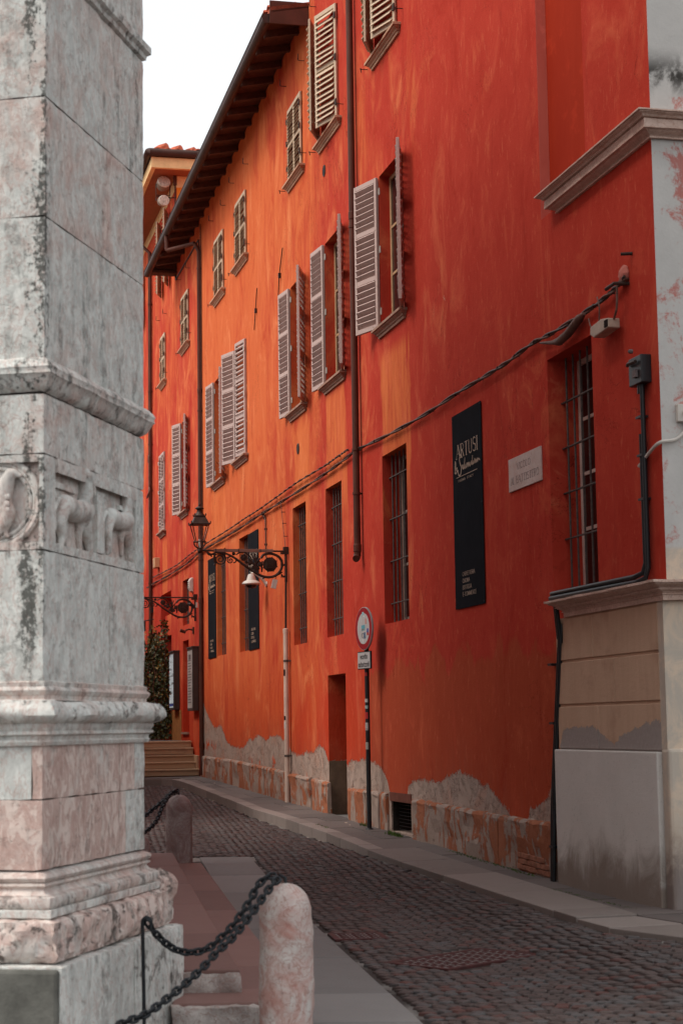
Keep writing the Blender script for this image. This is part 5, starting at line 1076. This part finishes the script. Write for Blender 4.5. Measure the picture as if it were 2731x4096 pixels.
while s < 27.3:
    L = rnd.uniform(.75, 1.15) if s < 19 else rnd.uniform(1.5, 1.9); e = min(s + L, 27.33)
    if 27.33 - e < .6: e = 27.33
    if s < 19.8 and abs(e - 19.8) < .35: e = 19.8
    if s < 19.8 < e: e = 19.8
    if e - s > .2: strip(s, e, (kj(s + .01) + .004, kj(e - .01) + .004), (kout(s), kout(e)), 'kerb_stone', M['granite'], .004)
    s = e
s = .9
while s < 27.3:
    L = rnd.uniform(.7, 1.3) if s < 19 else rnd.uniform(.8, 1.3); e = min(s + L, 27.33)
    if 27.33 - e < .5: e = 27.33
    if s < 19.8 and abs(e - 19.8) < .35: e = 19.8
    if s < 19.8 < e: e = 19.8
    o1 = (kj(max(1.31, s + .01)) - .008, kj(max(1.31, e - .01)) - .008); split = rnd.random() < .5 and s < 19
    if e - s > .2:
        if split: mid = rnd.uniform(.3, .4); strip(s, e, (-.02, -.02), (mid - .004, mid - .004), 'paving_slab', M['slab'], -.002); strip(s, e, (mid + .004, mid + .004), o1, 'paving_slab', M['slab'], -.004)
        else: strip(s, e, (-.02, -.02), o1, 'paving_slab', M['slab'], -.003)
    s = e
# round the corner
def poly_piece(c, name, mat, z): w = [wf(s, o, 0) for s, o in c]; return prism4([(p.x, p.y) for p in w][::-1], -.5, name, mat, side, [z + rnd.uniform(-.003, .003) for _ in c])
for c, nm, mt, z in (([(27.345, .475), (27.99, .345), (28.05, 1.0), (27.345, 1.005)], 'kerb_stone', 'granite', -.030), ([(28.0, .34), (28.5, .15), (28.9, .72), (28.06, 1.0)], 'kerb_stone', 'granite', -.034),
        ([(28.51, .14), (29.2, -.6), (29.9, -.3), (28.91, .71)], 'kerb_stone', 'granite', -.038), ([(29.21, -.61), (29.5, -3), (30.2, -3), (29.91, -.31)], 'kerb_stone', 'granite', -.04), ([(29.51, -3.01), (29.5, -9), (30.2, -9), (30.2, -3.01)], 'kerb_stone', 'granite', -.04),
        ([(27.345, -.02), (27.9, -.02), (27.98, .33), (27.345, .46)], 'paving_slab', 'slab', -.026), ([(27.91, -.03), (28.49, -.3), (28.49, .13), (27.99, .32)], 'paving_slab', 'slab', -.03),
        ([(27.12, -.04), (27.9, -.04), (28.5, -.32), (29.18, -.62), (29.48, -3), (27.12, -3)], 'paving_slab', 'slab', -.03), ([(27.12, -3.02), (29.48, -3.02), (29.48, -9), (27.12, -9)], 'paving_slab', 'slab', -.03)):
    poly_piece(c, nm, M[mt], z)
# landing before the far steps
poly_piece([(.86, -.02), (.86, .80), (.84, 1.2), (-.25, 1.2), (-.25, -.02)][::-1], 'paving_slab', M['slab'], zs(42) - .01)
poly_piece([(.83, 1.22), (.60, 2.2), (-.25, 2.2), (-.25, 1.22)][::-1], 'paving_slab', M['slab'], zs(42) - .012)
poly_piece([(.59, 2.22), (.40, 6.9), (-.25, 6.9), (-.25, 2.22)][::-1], 'paving_slab', M['slab'], zs(42) - .012)
kk = [(.41, 7.0), (.61, 2.2), (.69, 1.45), (.87, 1.02), (1.29, .64)]; ko = [(.55, 7.0), (.76, 2.2), (.85, 1.45), (1.03, 1.03), (1.3, .845)]
for i in range(4): poly_piece([kk[i], ko[i], ko[i + 1], kk[i + 1]], 'kerb_stone', M['granite'], zs(41.5) - .012)
q = MB()
v = []
for s in range(0, 29, 2): v += [tuple(wf(s - 1, -.05, 0)), tuple(wf(s - 1, .6, 0))]
q.v = [(a_, b_, zs(b_) - .17) for a_, b_, _ in v]; q.f = [(2 * i, 2 * i + 1, 2 * i + 3, 2 * i + 2) for i in range(len(v) // 2 - 1)]; q.build('joint_bed', M['earth'], side)
# ------------------------------------------------------------------ far stone steps
st = thing('stone_steps', 'flight of five ochre stone steps climbing at the far end of the lane', 'steps', FW @ T(.2, -2, .5))
RS_ = [(788, 3105, 3075), (780, 3073, 3046), (772, 3042, 3019), (766, 3015, 2990), (759, 2989, 2963)]
ss = [S(px, y0, .08) for px, y0, y1 in RS_]; z0s = .475
for i, (px, y0, y1) in enumerate(RS_):
    zt_ = W(px, y1, .08)[1]; se = ss[i]; sb_ = ss[i + 1] - .03 if i < 4 else se - .4
    q = MB(); q.box(sb_, se, -6.5, -.03 - .003 * i, zt_ - .155, zt_ - .04); q.box(sb_, se + .025, -6.5, -.02 - .004 * i, zt_ - .04, zt_); q.build('step', M['stepstone'], st, FW, bevel=.01)
zp = W(759, 2963, .08)[1]; q = MB(); q.box(-24, ss[4] - .405, -6.5, .6, zp - .2, zp - .004); tag(q.build('upper_terrace', M['slab'], None, FW), kind='structure')
q = MB(); q.box(ss[4] - .4, S(797, 3000), -.06, -.0, .3, .98); q.build('step_side_plinth', M['stepstone'], EH, FW, bevel=.01)
# ------------------------------------------------------------------ pale paving on the left
lp = link('left_pavement', None); tag(lp, kind='structure')
def qquad(c0, c1, y0, y1, z, name, mat, par, g_=.011, bev=.006, base=-.6, **k):
    p = [QP(c0 + g_, y0 + g_, 0), QP(c1 - g_, y0 + g_, 0), QP(c1 - g_, y1 - g_, 0), QP(c0 + g_, y1 - g_, 0)]; r_ = rnd.uniform(-.002, .002); dd = (lambda a_: zr(a_.y) + .15) if par is lp else (lambda a_: 0)
    return prism4([(a_.x, a_.y) for a_ in p], base, name, mat, par, [z + r_ + dd(a_) for a_ in p], bev)
ysl = [5, 6.9, 8.4, 9.8, 11.2, 12.4, 14.3, 16.4, 18.2, 19.8, 21.6, 23.9]
for a, b in zip(ysl, ysl[1:]): qquad(1.24, 1.906, a, b, -.15, 'paving_slab', M['lslab'], lp)
for y in (5, 7.1, 9.3):
    for c in (-8, -5, -2.4, -.6): qquad(c, {-8: -5, -5: -2.4, -2.4: -.6, -.6: 1.24}[c], y, {5: 7.1, 7.1: 9.3, 9.3: 11.25}[y], -.152, 'paving_slab', M['lslab'], lp)
bs = thing('baptistery_steps', 'two low worn red marble steps round the foot of the stone pier', 'steps', Matrix.Translation(QP(.4, 11.4, -.15)))
yl = [11.38, 12.9, 14.8, 16.9, 18.9, 20.9, 22.8]
yl[0] = 11.83
for a, b in zip(yl, yl[1:]): qquad(.86, 1.217, a, b, -.03, 'tread_stone', M['redstone'], bs, .003, .012)
yu = [11.66, 13.7, 16.0, 18.1, 20.4, 22.55]
for a, b in zip(yu, yu[1:]): qquad(-.6, .86, a, b, .11, 'tread_stone', M['redstone'], bs, .003, .012)
qquad(.42, 1.21, 11.21, 11.82, -.027, 'tread_stone', M['redstone'], bs, .003, .012)
def rough_block(c0, c1, y0, y1, z0, z1, name, par, pink=.5, rough=1.0, amp=.02, Mx=None, pt=None, r=.03, cell=.035, mat='marble', stain=.6):
    "box with broken, rounded faces; pt maps local to world"
    pt = pt or (lambda x, y, z: QP(x, y, z)); nx, ny, nz = [max(1, int(round(d / cell))) for d in (c1 - c0, y1 - y0, z1 - z0)]
    nx, ny, nz = min(nx, 60), min(ny, 60), min(nz, 60); vid = {}; q = MB()
    def V(i, j, k):
        if (i, j, k) in vid: return vid[(i, j, k)]
        p = Vector((c0 + (c1 - c0) * i / nx, y0 + (y1 - y0) * j / ny, z0 + (z1 - z0) * k / nz))
        cl = Vector((min(max(p.x, c0 + r), c1 - r), min(max(p.y, y0 + r), y1 - r), min(max(p.z, z0 + r), z1 - r))); n_ = p - cl
        if n_.length > 1e-6: n_.normalize(); p = cl + n_ * r
        d = noise.fractal(p * 7 + Vector((3, 1, 0)), .7, 2.1, 4) * amp; p = p + n_ * d
        vid[(i, j, k)] = len(q.v); q.v.append(tuple(pt(*p))); return vid[(i, j, k)]
    for i in range(nx):
        for k in range(nz): q.f.append((V(i, 0, k), V(i + 1, 0, k), V(i + 1, 0, k + 1), V(i, 0, k + 1))); q.f.append((V(i, ny, k), V(i, ny, k + 1), V(i + 1, ny, k + 1), V(i + 1, ny, k)))
    for j in range(ny):
        for k in range(nz): q.f.append((V(nx, j, k), V(nx, j + 1, k), V(nx, j + 1, k + 1), V(nx, j, k + 1))); q.f.append((V(0, j, k), V(0, j, k + 1), V(0, j + 1, k + 1), V(0, j + 1, k)))
    for i in range(nx):
        for j in range(ny): q.f.append((V(i, j, nz), V(i + 1, j, nz), V(i + 1, j + 1, nz), V(i, j + 1, nz)))
    o = q.build(name, M[mat], par, Mx, smooth=True); o.color = (pink, rough, stain, 1); return o
M['stepface'] = stone_mat('broken_step_face', (.30, .235, .215), (.56, .50, .465), (.055, .045, .04), (.30, .16, .13), 1.6, .85, .02)
rough_block(.50, .862, 11.64, 11.83, -.04, .098, 'front_stone', bs, .75, 1, .028, r=.012, mat='stepface')
rough_block(.42, 1.222, 11.18, 11.30, -.17, -.046, 'front_stone', bs, .6, 1, .028, r=.012, mat='stepface')
# ------------------------------------------------------------------ the stone pier of the baptistery
Y0 = 9.75; KP = .886; hz = lambda z: 1.6 + (z - 1.6) * KP; A0 = Vector(((175 - CX) / FPX * Y0 + .0, Y0, 0))
vv = ray(3000, 2880); vv.z = 0; vv.normalize(); ee = Vector((vv.y, -vv.x, 0))
A0 = CAM + ray(175, 2200) * (Y0 / ray(175, 2200).y); A0.z = 0
PM = Matrix((ee, vv, Vector((0, 0, 1)))).transposed().to_4x4(); PM.translation = A0; PMI = PM.inverted()
def P_right(px, py, o=0):
    r = ray(px, py); p0 = A0 + ee * o; h_ = CAM + r * ((p0 - CAM).dot(ee) / r.dot(ee)); l = PMI @ h_; return l.y, l.z
def P_front(px, py, o=0):
    r = ray(px, py); p0 = A0 - vv * o; h_ = CAM + r * ((p0 - CAM).dot(vv) / r.dot(vv)); l = PMI @ h_; return l.x, l.z
PL = P_right(578, 2300)[0]; print('pier length', PL)
bap = thing('baptistery', 'pale carved stone pier of the baptistery at left with mouldings and animal reliefs', 'building', PM)
q = MB(); q.box(-3.6, -.075, .075, PL - .075, -.3, hz(9.5)); q.build('mortar_core', M['bollard_far'], bap, PM)
q = MB(); q.add([tuple(QP(c, y, z)) for z in (-.3, 13.6) for c, y in ((-10, 11.6), (-.55, 11.6), (-.55, 22.4), (-10, 22.4))], [(0, 3, 2, 1), (4, 5, 6, 7), (0, 1, 5, 4), (1, 2, 6, 5), (2, 3, 7, 6), (3, 0, 4, 7)]); o = q.build('main_wall', M['marble'], bap, None)  # unseen body behind the pier; height set by the shade it throws on the facade
ptP = lambda x, y, z: (x, y, z)
def course(z0, z1, joints, pinks, fj=(-1.0,), fp=(.3, .3), rough=.25, amp=.005, stain=.5, r=.007):
    ys_ = [0] + list(joints) + [PL]; g_ = .0012
    for i, (a, b) in enumerate(zip(ys_, ys_[1:])):
        x0 = fj[0] if i == 0 else -.9
        rough_block(x0 + g_, 0, a + (g_ if i else 0), b - g_, z0 + g_, z1 - g_, 'stone_block', bap, pinks[i], rough, amp, PM, ptP, r, .05, 'marble', stain)
    xs = [-3.6] + list(fj[::-1]) 
    for i in range(len(fj)):
        b = fj[i]; a = fj[i + 1] if i + 1 < len(fj) else -3.6
        rough_block(a + g_, b - g_, 0, 1.0, z0 + g_, z1 - g_, 'stone_block', bap, fp[i], rough, amp, PM, ptP, r, .06, 'marble', stain)
zc = lambda y: P_right(176, y)[1]
course(hz(6.56), hz(8.0), (), (.3,)); course(hz(8.0), hz(9.5), (), (.2,))
opp = thing('opposite_shade_house', 'plain low house block added unseen behind the stone pier to shade the far wall', 'building', Matrix.Translation(QP(-2.4, 28, 0)))  # unseen house added across the lane to shade the far lower wall
q = MB(); q.add([tuple(QP(c, y, z)) for z in (-.3, 7.5) for c, y in ((-9, 29), (-2.6, 29), (-2.2, 60), (-9, 60))], [(0, 3, 2, 1), (4, 5, 6, 7), (0, 1, 5, 4), (1, 2, 6, 5), (2, 3, 7, 6), (3, 0, 4, 7)]); q.build('wall', M['dado'], opp, None)
course(zc(376), hz(6.40), (), (.3,), stain=.6); course(zc(858), zc(376), (), (.42,), fp=(.45,), fj=(-1.3,), stain=.5); course(zc(1436), zc(858), (), (.22,), fp=(.15,), fj=(-.85,), stain=.45)
course(zc(1812), zc(1570), (), (.35,), fp=(.4,), stain=1.0, rough=.35)
course(zc(2735), zc(2198), (P_right(440, 2400)[0],), (.12, .2), fp=(.2,), fj=(-.32,), stain=.9, rough=.3)
course(zc(3199), zc(2977), (P_right(480, 3100)[0], P_right(540, 3100)[0]), (.75, 1.0, .25), fp=(.15, .1), fj=(-.06, -.9), rough=.3, amp=.006, stain=.3)
course(zc(3482), zc(3199), (P_right(505, 3300)[0],), (.8, .05), fp=(.6,), fj=(-.5,), rough=.3, amp=.006, stain=.3)
def band(prof, name, pink, rough, amp, stain=.5, fr=6.0, cell=.04, chip=0, fixed=False):
    prof = [(o * KP, hz(z) if fixed else z) for o, z in prof]
    rows = []; 
    def path(o):
        r = []; k1 = int(3.6 / cell); k2 = int((PL + 2 * .1) / cell)
        r += [(-3.6 + (3.6 + o) * i / k1, -o) for i in range(k1)]; r += [(o, -o + (PL + 2 * o) * i / k2) for i in range(k2 + 1)]; r += [(o - 1.5 * i / 8, PL + o) for i in range(1, 9)]; return r
    # refine profile
    pr2 = []
    for (a, b), (c, d) in zip(prof, prof[1:]):
        n_ = max(1, int(sqrt((a - c) ** 2 + (b - d) ** 2) / .02)); pr2 += [(a + (c - a) * i / n_, b + (d - b) * i / n_) for i in range(n_)]
    pr2.append(prof[-1]); vs_ = []; fs = []; w = None
    for o, z in pr2:
        pth = path(o); w = len(pth)
        for i, (x, y) in enumerate(pth):
            p = Vector((x, y, z)); d = noise.fractal(p * fr, .8, 2.1, 4) * amp
            if chip: cv = noise.noise(Vector((x * 2.2 + y * 2.2, 5, z * 2.5))); d -= max(0, cv - .15) * chip
            nx_, ny_ = (0, -1) if y <= -o + 1e-6 and x < o - .02 else ((1, 0) if y < PL + o - .01 else (0, 1))
            vs_.append((x + nx_ * d, y + ny_ * d, z + d * .3))
    for i in range(len(pr2) - 1):
        for j in range(w - 1): fs.append((i * w + j, (i + 1) * w + j, (i + 1) * w + j + 1, i * w + j + 1))
    q = MB(); q.add(vs_, fs); q.sm = True; me = q.mesh(name, True); o_ = link(name, me, M['marble'], bap, PM); o_.color = (pink, rough, stain, 1); return o_
band([(-.02, 6.56), (.02, 6.55), (.045, 6.52), (.045, 6.47), (.02, 6.45), (.015, 6.42), (-.02, 6.40)], 'upper_moulding', .2, .7, .006, 1.0, fixed=True)
zb_, zt_ = zc(1562), zc(1432)
band([(-.03, zt_ + .02), (.02, zt_ + .0), (.055, zt_ - .03), (.065, zt_ - .05), (.058, zt_ - .065), (.062, zt_ - .085), (.05, zt_ - .095), (.035, zt_ - .12), (.02, zt_ - .15), (.005, zb_ + .015), (-.02, zb_)], 'cornice_moulding', .3, .7, .007, 1.0)
zz = [zc(y) for y in (2727, 2745, 2775, 2803, 2830, 2862, 2885, 2930, 2960, 2982)]
band([(-.02, zz[0] + .012), (.015, zz[0]), (.012, zz[1]), (.028, zz[1] - .01), (.032, (zz[1] + zz[2]) / 2), (.022, zz[2]), (.012, zz[2] - .008), (.010, zz[3] + .01), (.03, zz[3] + .003), (-.02, zz[3] - .0)], 'fillet_moulding', .5, .5, .005, .8)
band([(-.01, zz[3] + .004), (.085, zz[3] + .002), (.105, zz[3] - .02), (.115, zz[4]), (.122, zz[4] - .02), (.122, zz[5]), (.10, zz[6] + .005), (.06, zz[6] - .01), (-.0, zz[6] - .012)], 'torus_moulding', .25, 1.0, .016, 1.0, 7, .035, .05)
band([(-.01, zz[6] + .002), (.050, zz[6] - .002), (.048, zz[6] - .03), (.035, zz[6] - .05), (.045, zz[7] + .005), (.05, zz[7] - .01), (.025, zz[7] - .02), (.02, zz[8]), (.03, zz[8] - .01), (.02, zz[9]), (-.02, zz[9] - .004)], 'cavetto_moulding', .35, .4, .005, .8)
band([(-.03, .775), (.0, .765), (.03, .752), (.038, .735), (.028, .716), (.012, .708), (.030, .702), (.032, .690), (.018, .684), (.01, .672), (.03, .645), (.06, .636)], 'base_fillet', .5, .25, .005, .3, fixed=True)
band([(.0, .637), (.055, .636), (.078, .625), (.085, .60), (.078, .572), (.07, .562), (.0, .56)], 'base_torus', .42, .7, .008, .4, chip=.02, fixed=True)
band([(.0, .5595), (.095, .559), (.098, .545), (.095, .515), (.085, .508), (.0, .507)], 'base_fascia', .30, .5, .008, .4, chip=.03, fixed=True)
band([(.0, .506), (.085, .505), (.135, .49), (.150, .44), (.155, .36), (.155, .30), (.13, .262), (.0, .255)], 'rough_plinth', .6, 1.0, .032, .8, 11, .028, fixed=True)
# rounded worn stone at the far corner of the base
rough_block(-.3, .14, PL + .02, PL + .24, hz(.26), hz(.64), 'worn_corner_stone', bap, .6, 1.0, .03, PM, ptP, .11, .03, 'marble', .9)
# lowest blocks
yj = P_right(540, 3900, .18)[0]
rough_block(-.25, .182, -.176, yj - .004, -.3, hz(.25), 'base_block', bap, .12, .3, .006, PM, ptP, .015, .05, 'marble', .5)
rough_block(-.25, .186, yj + .004, PL + .21, -.3, hz(.255), 'base_block', bap, .18, .8, .01, PM, ptP, .02, .04, 'marble', .8)
M['oldcement'] = simple('dark_stained_cement', (.115, .112, .10), .9, .15, var=.35, sc=5, bump=.5, bsc=30, bd=.01)
q = MB(); q.box(-3.7, .165, -.20, -.1, -.3, hz(.235)); q.build('cement_patch', M['oldcement'], bap, PM, bevel=.02)
# ---- relief course
zr0, zr1 = zc(2198), zc(1812)
rough_block(-3.6, -.04, .04, PL - .004, zr0, zr1, 'relief_ground', bap, .45, .25, .004, PM, ptP, .01, .07, 'marble', .5)
def strip_(x0, x1, y0, y1, z0, z1, pink=.3): rough_block(x0, x1, y0, y1, z0, z1, 'relief_border', bap, pink, .4, .006, PM, ptP, .012, .04, 'marble', .8)
ya = P_right(225, 2000)[0]; ym0, ym1 = P_right(392, 2000)[0], P_right(422, 2000)[0]; ye = P_right(545, 2000)[0]
strip_(-.03, .0, .0, ya, zr0, zr1, .3); strip_(-.1, .0, ym0, ym1, zr0 + .055, zr1 - .10, .2); strip_(-.1, .0, ye, PL, zr0, zr1, .05)
strip_(-.1, .0, ya, ye, zr0, zr0 + .055, .3); strip_(-.1, .012, ya, ye, zr1 - .085, zr1, .4); strip_(-.09, -.015, ya + .02, ym0 - .3, zr1 - .16, zr1 - .12, .4); strip_(-.09, -.01, ym1 + .3, ye - .02, zr1 - .17, zr1 - .13, .2)
xa = P_front(158, 2000)[0]; strip_(-3.6, -.0, -.0, .1, zr0, zr0 + .05, .4); strip_(-3.6, -.0, -.0, .1, zr1 - .045, zr1, .4); strip_(-.030, -.002, .0, .06, zr0 + .05, zr1 - .045, .35)
def meta(name, balls, pink, flat_axis):
    mbd = bpy.data.metaballs.new('m'); mo = bpy.data.objects.new('m', mbd); C.objects.link(mo); mbd.resolution = .014; mbd.render_resolution = .014; mbd.threshold = .1
    for (x, y, z, r) in balls: e = mbd.elements.new(); e.co = (x, y, z); e.radius = r
    dg = bpy.context.evaluated_depsgraph_get(); me = bpy.data.meshes.new_from_object(mo.evaluated_get(dg)); bpy.data.objects.remove(mo)
    me.name = name; me.materials.clear(); me.materials.append(M['marble']); me.shade_smooth(); o_ = link(name, me, None, bap, PM); o_.color = (pink, .4, .5, 1); return o_
def limb(pts, r0, r1, n_=6):
    out = []
    for (a, b) in zip(pts, pts[1:]):
        for i in range(n_): t = i / n_; out.append(tuple(a[k] + (b[k] - a[k]) * t for k in range(3)) + (None,))
    out.append(tuple(pts[-1]) + (None,)); m_ = len(out)
    return [(x, y, z, r0 + (r1 - r0) * i / (m_ - 1)) for i, (x, y, z, _) in enumerate(out)]
def beast(yc, zc_, sc, head):
    f = lambda dy, dz, dx=0: (-.012 + dx, yc + dy * sc * 1.35, zc_ + dz * sc)
    b = limb([f(-.13, .02), f(.0, .0), f(.13, .02)], .078 * sc, .085 * sc, 8)
    b += limb([f(-.15, .0), f(-.18, -.10), f(-.15, -.17), f(-.17, -.26)], .062 * sc, .020 * sc); b += limb([f(-.10, -.02, -.02), f(-.10, -.12, -.02), f(-.07, -.24, -.02)], .045 * sc, .018 * sc)
    b += limb([f(.13, .0), f(.15, -.1), f(.19, -.17), f(.20, -.26)], .06 * sc, .024 * sc); b += limb([f(.11, -.02, -.02), f(.09, -.12, -.02), f(.11, -.24, -.02)], .05 * sc, .022 * sc)
    b += limb([f(.12, .03), f(.15, .14), f(.14, .23)], .066 * sc, .048 * sc); b += limb([f(.13, .25), f(.20, .20), f(.24, .14)] if head > 0 else [f(.13, .24), f(.04, .24), f(.0, .20)], .055 * sc, .032 * sc)
    b += limb([f(.10, .28), f(.09, .32)], .02 * sc, .014 * sc, 3); b += limb([f(-.20, .04), f(-.25, -.03), f(-.24, -.14)], .026 * sc, .018 * sc)
    return meta('carved_animal', b, .35, 0)
beast(P_right(305, 2040)[0], P_right(305, 2045)[1], .92, 1); beast(P_right(480, 2080)[0], P_right(480, 2085)[1], .80, 1)
mx_, mz = P_front(-15, 2010); Rm = (P_front(150, 2010)[0] - mx_)
q = MB()
for rr_, tr_ in ((Rm, .018), (Rm * .90, .010), (Rm * .80, .012)): q.tube([(mx_ + rr_ * cos(2 * pi * i / 48), .03, mz + rr_ * sin(2 * pi * i / 48)) for i in range(48)], tr_ * 1.1, 8, closed=True, flat=1.0)
o = q.build('medallion_ring', M['marble'], bap, PM); o.color = (.4, .4, .5, 1)
fb = lambda px, py: (P_front(px, py)[0], .015, P_front(px, py)[1])
b = limb([fb(-35, 1990), fb(5, 2010), fb(30, 2050), fb(15, 2095)], .065, .045, 7) + limb([fb(10, 2000), fb(25, 1930), fb(38, 1895), fb(58, 1893)], .06, .028, 6) + limb([fb(62, 1896), fb(85, 1903)], .022, .012, 4) + limb([fb(10, 2100), fb(-10, 2140)], .03, .02) + limb([fb(20, 2090), fb(22, 2140), fb(40, 2150)], .018, .012)
meta('carved_bird', b, .5, 1)
for i in range(9):
    px_, py_ = 12 + i % 3 * 11, 1990 + i // 3 * 26; x, y_, z = fb(px_, py_); rough_block(x - .02, x + .02, -.03, .0, z - .018, z + .018, 'carved_feather', bap, .4, .3, .004, PM, ptP, .012, .012)
# ------------------------------------------------------------------ bollards, chains and post
def bollard(px, Y, zg, H, r, label, mat, lean=0):
    X = (px - CX) / FPX * Y + .0; pr = []; n_ = 26
    for i in range(n_): z = (H - r * 1.05) * i / n_; pr.append((r * (1.0 - .03 * i / n_), z))
    for i in range(11): a = pi / 2 * i / 10; pr.append((max(.004, r * .97 * cos(a)), H - r * 1.05 + r * 1.05 * sin(a)))
    q = MB(); q.lathe(pr, 36); v2 = []
    for v in q.v: p = Vector(v); d = noise.fractal(p * 5 + Vector((px, 0, 0)), .7, 2, 4) * .010; n2 = Vector((p.x, p.y, 0)); n2 = n2.normalized() if n2.length > 1e-5 else Vector((0, 0, 1)); v2.append(tuple(p + n2 * d))
    q.v = v2; Mx = T(X, Y, zg); t = thing('stone_bollard', label, 'bollard', Mx, 'rounded stone bollards along the steps'); q.build('post', mat, t, Mx, smooth=True)
    q = MB(); q.tube([(-.05, 0, H - .02), (-.05, 0, H + .03), (-.03, 0, H + .045), (.0, 0, H + .03), (.0, 0, H - .02)], .010, 8); q.build('chain_staple', M['chain'], t, Mx)
    return Vector((X, Y, zg + H))
b1 = bollard(1124, 10.8, -.16, .865, .158, 'near thick pink and white mottled stone bollard with chains at its head', M['bollard'])
b2 = bollard(707, 22.95, -.07, .86, .165, 'far grey brown mottled bollard standing on the cobbles', M['bollard_far'])
b3 = bollard(540, 21.6, -.12, .52, .16, 'low dark rounded stone barely seen behind the edge of the pier', M['bollard_far'])
def link_mesh(L, Wd, r, name):
    hs = (L - Wd) / 2; c = (Wd / 2 - r); p = []
    for i in range(7): a = -pi / 2 + pi * i / 6; p.append((hs + c * cos(a), c * sin(a), 0))
    for i in range(7): a = pi / 2 + pi * i / 6; p.append((-hs + c * cos(a), c * sin(a), 0))
    q = MB(); q.tube(p, r, 7, closed=True); me = q.mesh(name, True); me.materials.append(M['chain']); return me
def chain(pix, ya, yb, label, sc=1.0):
    pts = []; n_ = len(pix)
    cum = [0]
    for a, b in zip(pix, pix[1:]): cum.append(cum[-1] + math.hypot(b[0] - a[0], b[1] - a[1]))
    for (px, py), t_ in zip(pix, cum): Yd = ya + (yb - ya) * t_ / cum[-1]; r = ray(px, py); pts.append(CAM + r * (Yd / r.y))
    path = smooth_path(pts, 12); L = .072 * sc; rw = .0085 * sc; pitch = L - 4 * rw + .001; me = link_mesh(L, .050 * sc, rw, 'chain_link')
    t = thing('chain', label, 'chain', T(*path[0]), 'black chains hung between the bollards'); acc = 0; i = 0; k = 0; p = path[0].copy(); nxt = 1
    while nxt < len(path):
        # walk
        need = pitch; q_ = p.copy()
        while nxt < len(path) and (path[nxt] - q_).length < need: need -= (path[nxt] - q_).length; q_ = path[nxt].copy(); nxt += 1
        if nxt >= len(path): break
        e = q_ + (path[nxt] - q_).normalized() * need; mid = (p + e) / 2; d = (e - p).normalized(); up = Vector((0, 0, 1)); sd = d.cross(up).normalized(); up = sd.cross(d)
        a = radians(40) + (pi / 2 if k % 2 else 0) + random.uniform(-.12, .12); y_ = sd * cos(a) + up * sin(a); z_ = d.cross(y_); Mx = Matrix((d, y_, z_)).transposed().to_4x4(); Mx.translation = mid
        link('link', me, None, t, Mx); p = e; k += 1
    return t
zb = lambda pts: [(480 + x / 1.96, 3400 + y / 1.96) for x, y in pts]
chain(zb([(212,560),(250,615),(290,665),(370,740),(460,790),(570,803),(690,772),(790,690),(880,600),(960,490),(1030,380),(1075,285),(1150,215),(1240,190)]), 10.35, 10.70, 'near chain sagging from the iron post up to the near bollard')
chain(zb([(-60,1400),(40,1350),(200,1290),(390,1150),(500,1060),(600,970),(680,890),(760,800),(880,690),(1000,540),(1080,430),(1150,330),(1220,245),(1275,205)]), 9.75, 10.64, 'near chain crossing in front of the iron post toward bottom left')
zc3 = lambda pts: [(540 + x / 2.8, 3080 + y / 2.8) for x, y in pts]
chain(zc3([(484,225),(430,240),(370,290),(300,360),(200,440),(100,525),(0,590)]), 22.9, 22.2, 'upper of the two far chains leading off behind the pier', 1.2)
chain(zc3([(480,245),(420,250),(370,300),(330,370),(300,430),(250,555),(200,620),(110,695),(0,740)]), 22.85, 21.8, 'lower of the two far chains sagging behind the pier', 1.2)
Yp_ = 10.35; r = ray(572, 3700); pf = CAM + r * (Yp_ / r.y); Mx = T(pf.x, Yp_, -.15); t = thing('chain_post', 'thin black iron rod with looped top holding the near chain', 'post', Mx)
zt_ = CAM.z + ray(575, 3672).z * Yp_ / ray(575, 3672).y + .15; q = MB()
pp = [(.008, 0, 0), (.004, 0, zt_ * .5), (-.002, 0, zt_ - .03)] + [(.022 + .024 * cos(a), 0, zt_ - .024 + .026 * sin(a)) for a in [pi - pi * i / 8 for i in range(9)]] + [(.044, 0, zt_ - .06)]; q.tube(pp, .0105, 8); q.build('rod', M['chain'], t, Mx)
# ------------------------------------------------------------------ weeds at the foot of the wall and in the joints
q = MB(); rnd = random.Random(9)
for s0, s1, oo, n_, h in ((17.6, 18.3, .10, 260, .05), (16.0, 16.3, .08, 50, .05), (20.5, 23.6, .07, 240, .025), (15.6, 16.4, .66, 60, .02), (24.6, 27, .30, 120, .012)):
    for i in range(n_):
        s = rnd.uniform(s0, s1); o_ = oo + abs(rnd.gauss(0, .03)); p = wf(s, o_, 0); z = zs(p.y) - .01; a = rnd.uniform(0, 2 * pi); hh = h * rnd.uniform(.5, 1.4); w = .006
        q.add([p + Vector((w * cos(a), w * sin(a), z)), p + Vector((-w * cos(a), -w * sin(a), z)), p + Vector((rnd.uniform(-.03, .03), rnd.uniform(-.03, .03), z + hh))], [(0, 1, 2)])
tag(q.build('weeds', M['weed'], None), kind='stuff')
q = MB()
for k_ in range(14):
    s = rnd.uniform(.8, 22); o_ = kout(max(1.3, s)) + rnd.uniform(.03, .25) if rnd.random() < .6 else rnd.uniform(.1, .6); p = wf(s, o_, 0); z = (zr2(p.x, p.y) + .01) if o_ > .7 else zs(p.y) + .005; a = rnd.random() * 6; w = rnd.uniform(.012, .03)
    q.add([p + Vector((w * cos(a + t_), w * .7 * sin(a + t_), z + rnd.uniform(.0, .01))) for t_ in (0, 1.6, 3.1, 4.7)], [(0, 1, 2, 3)])
tag(q.build('scattered_litter', M['pvc'], None), kind='stuff')
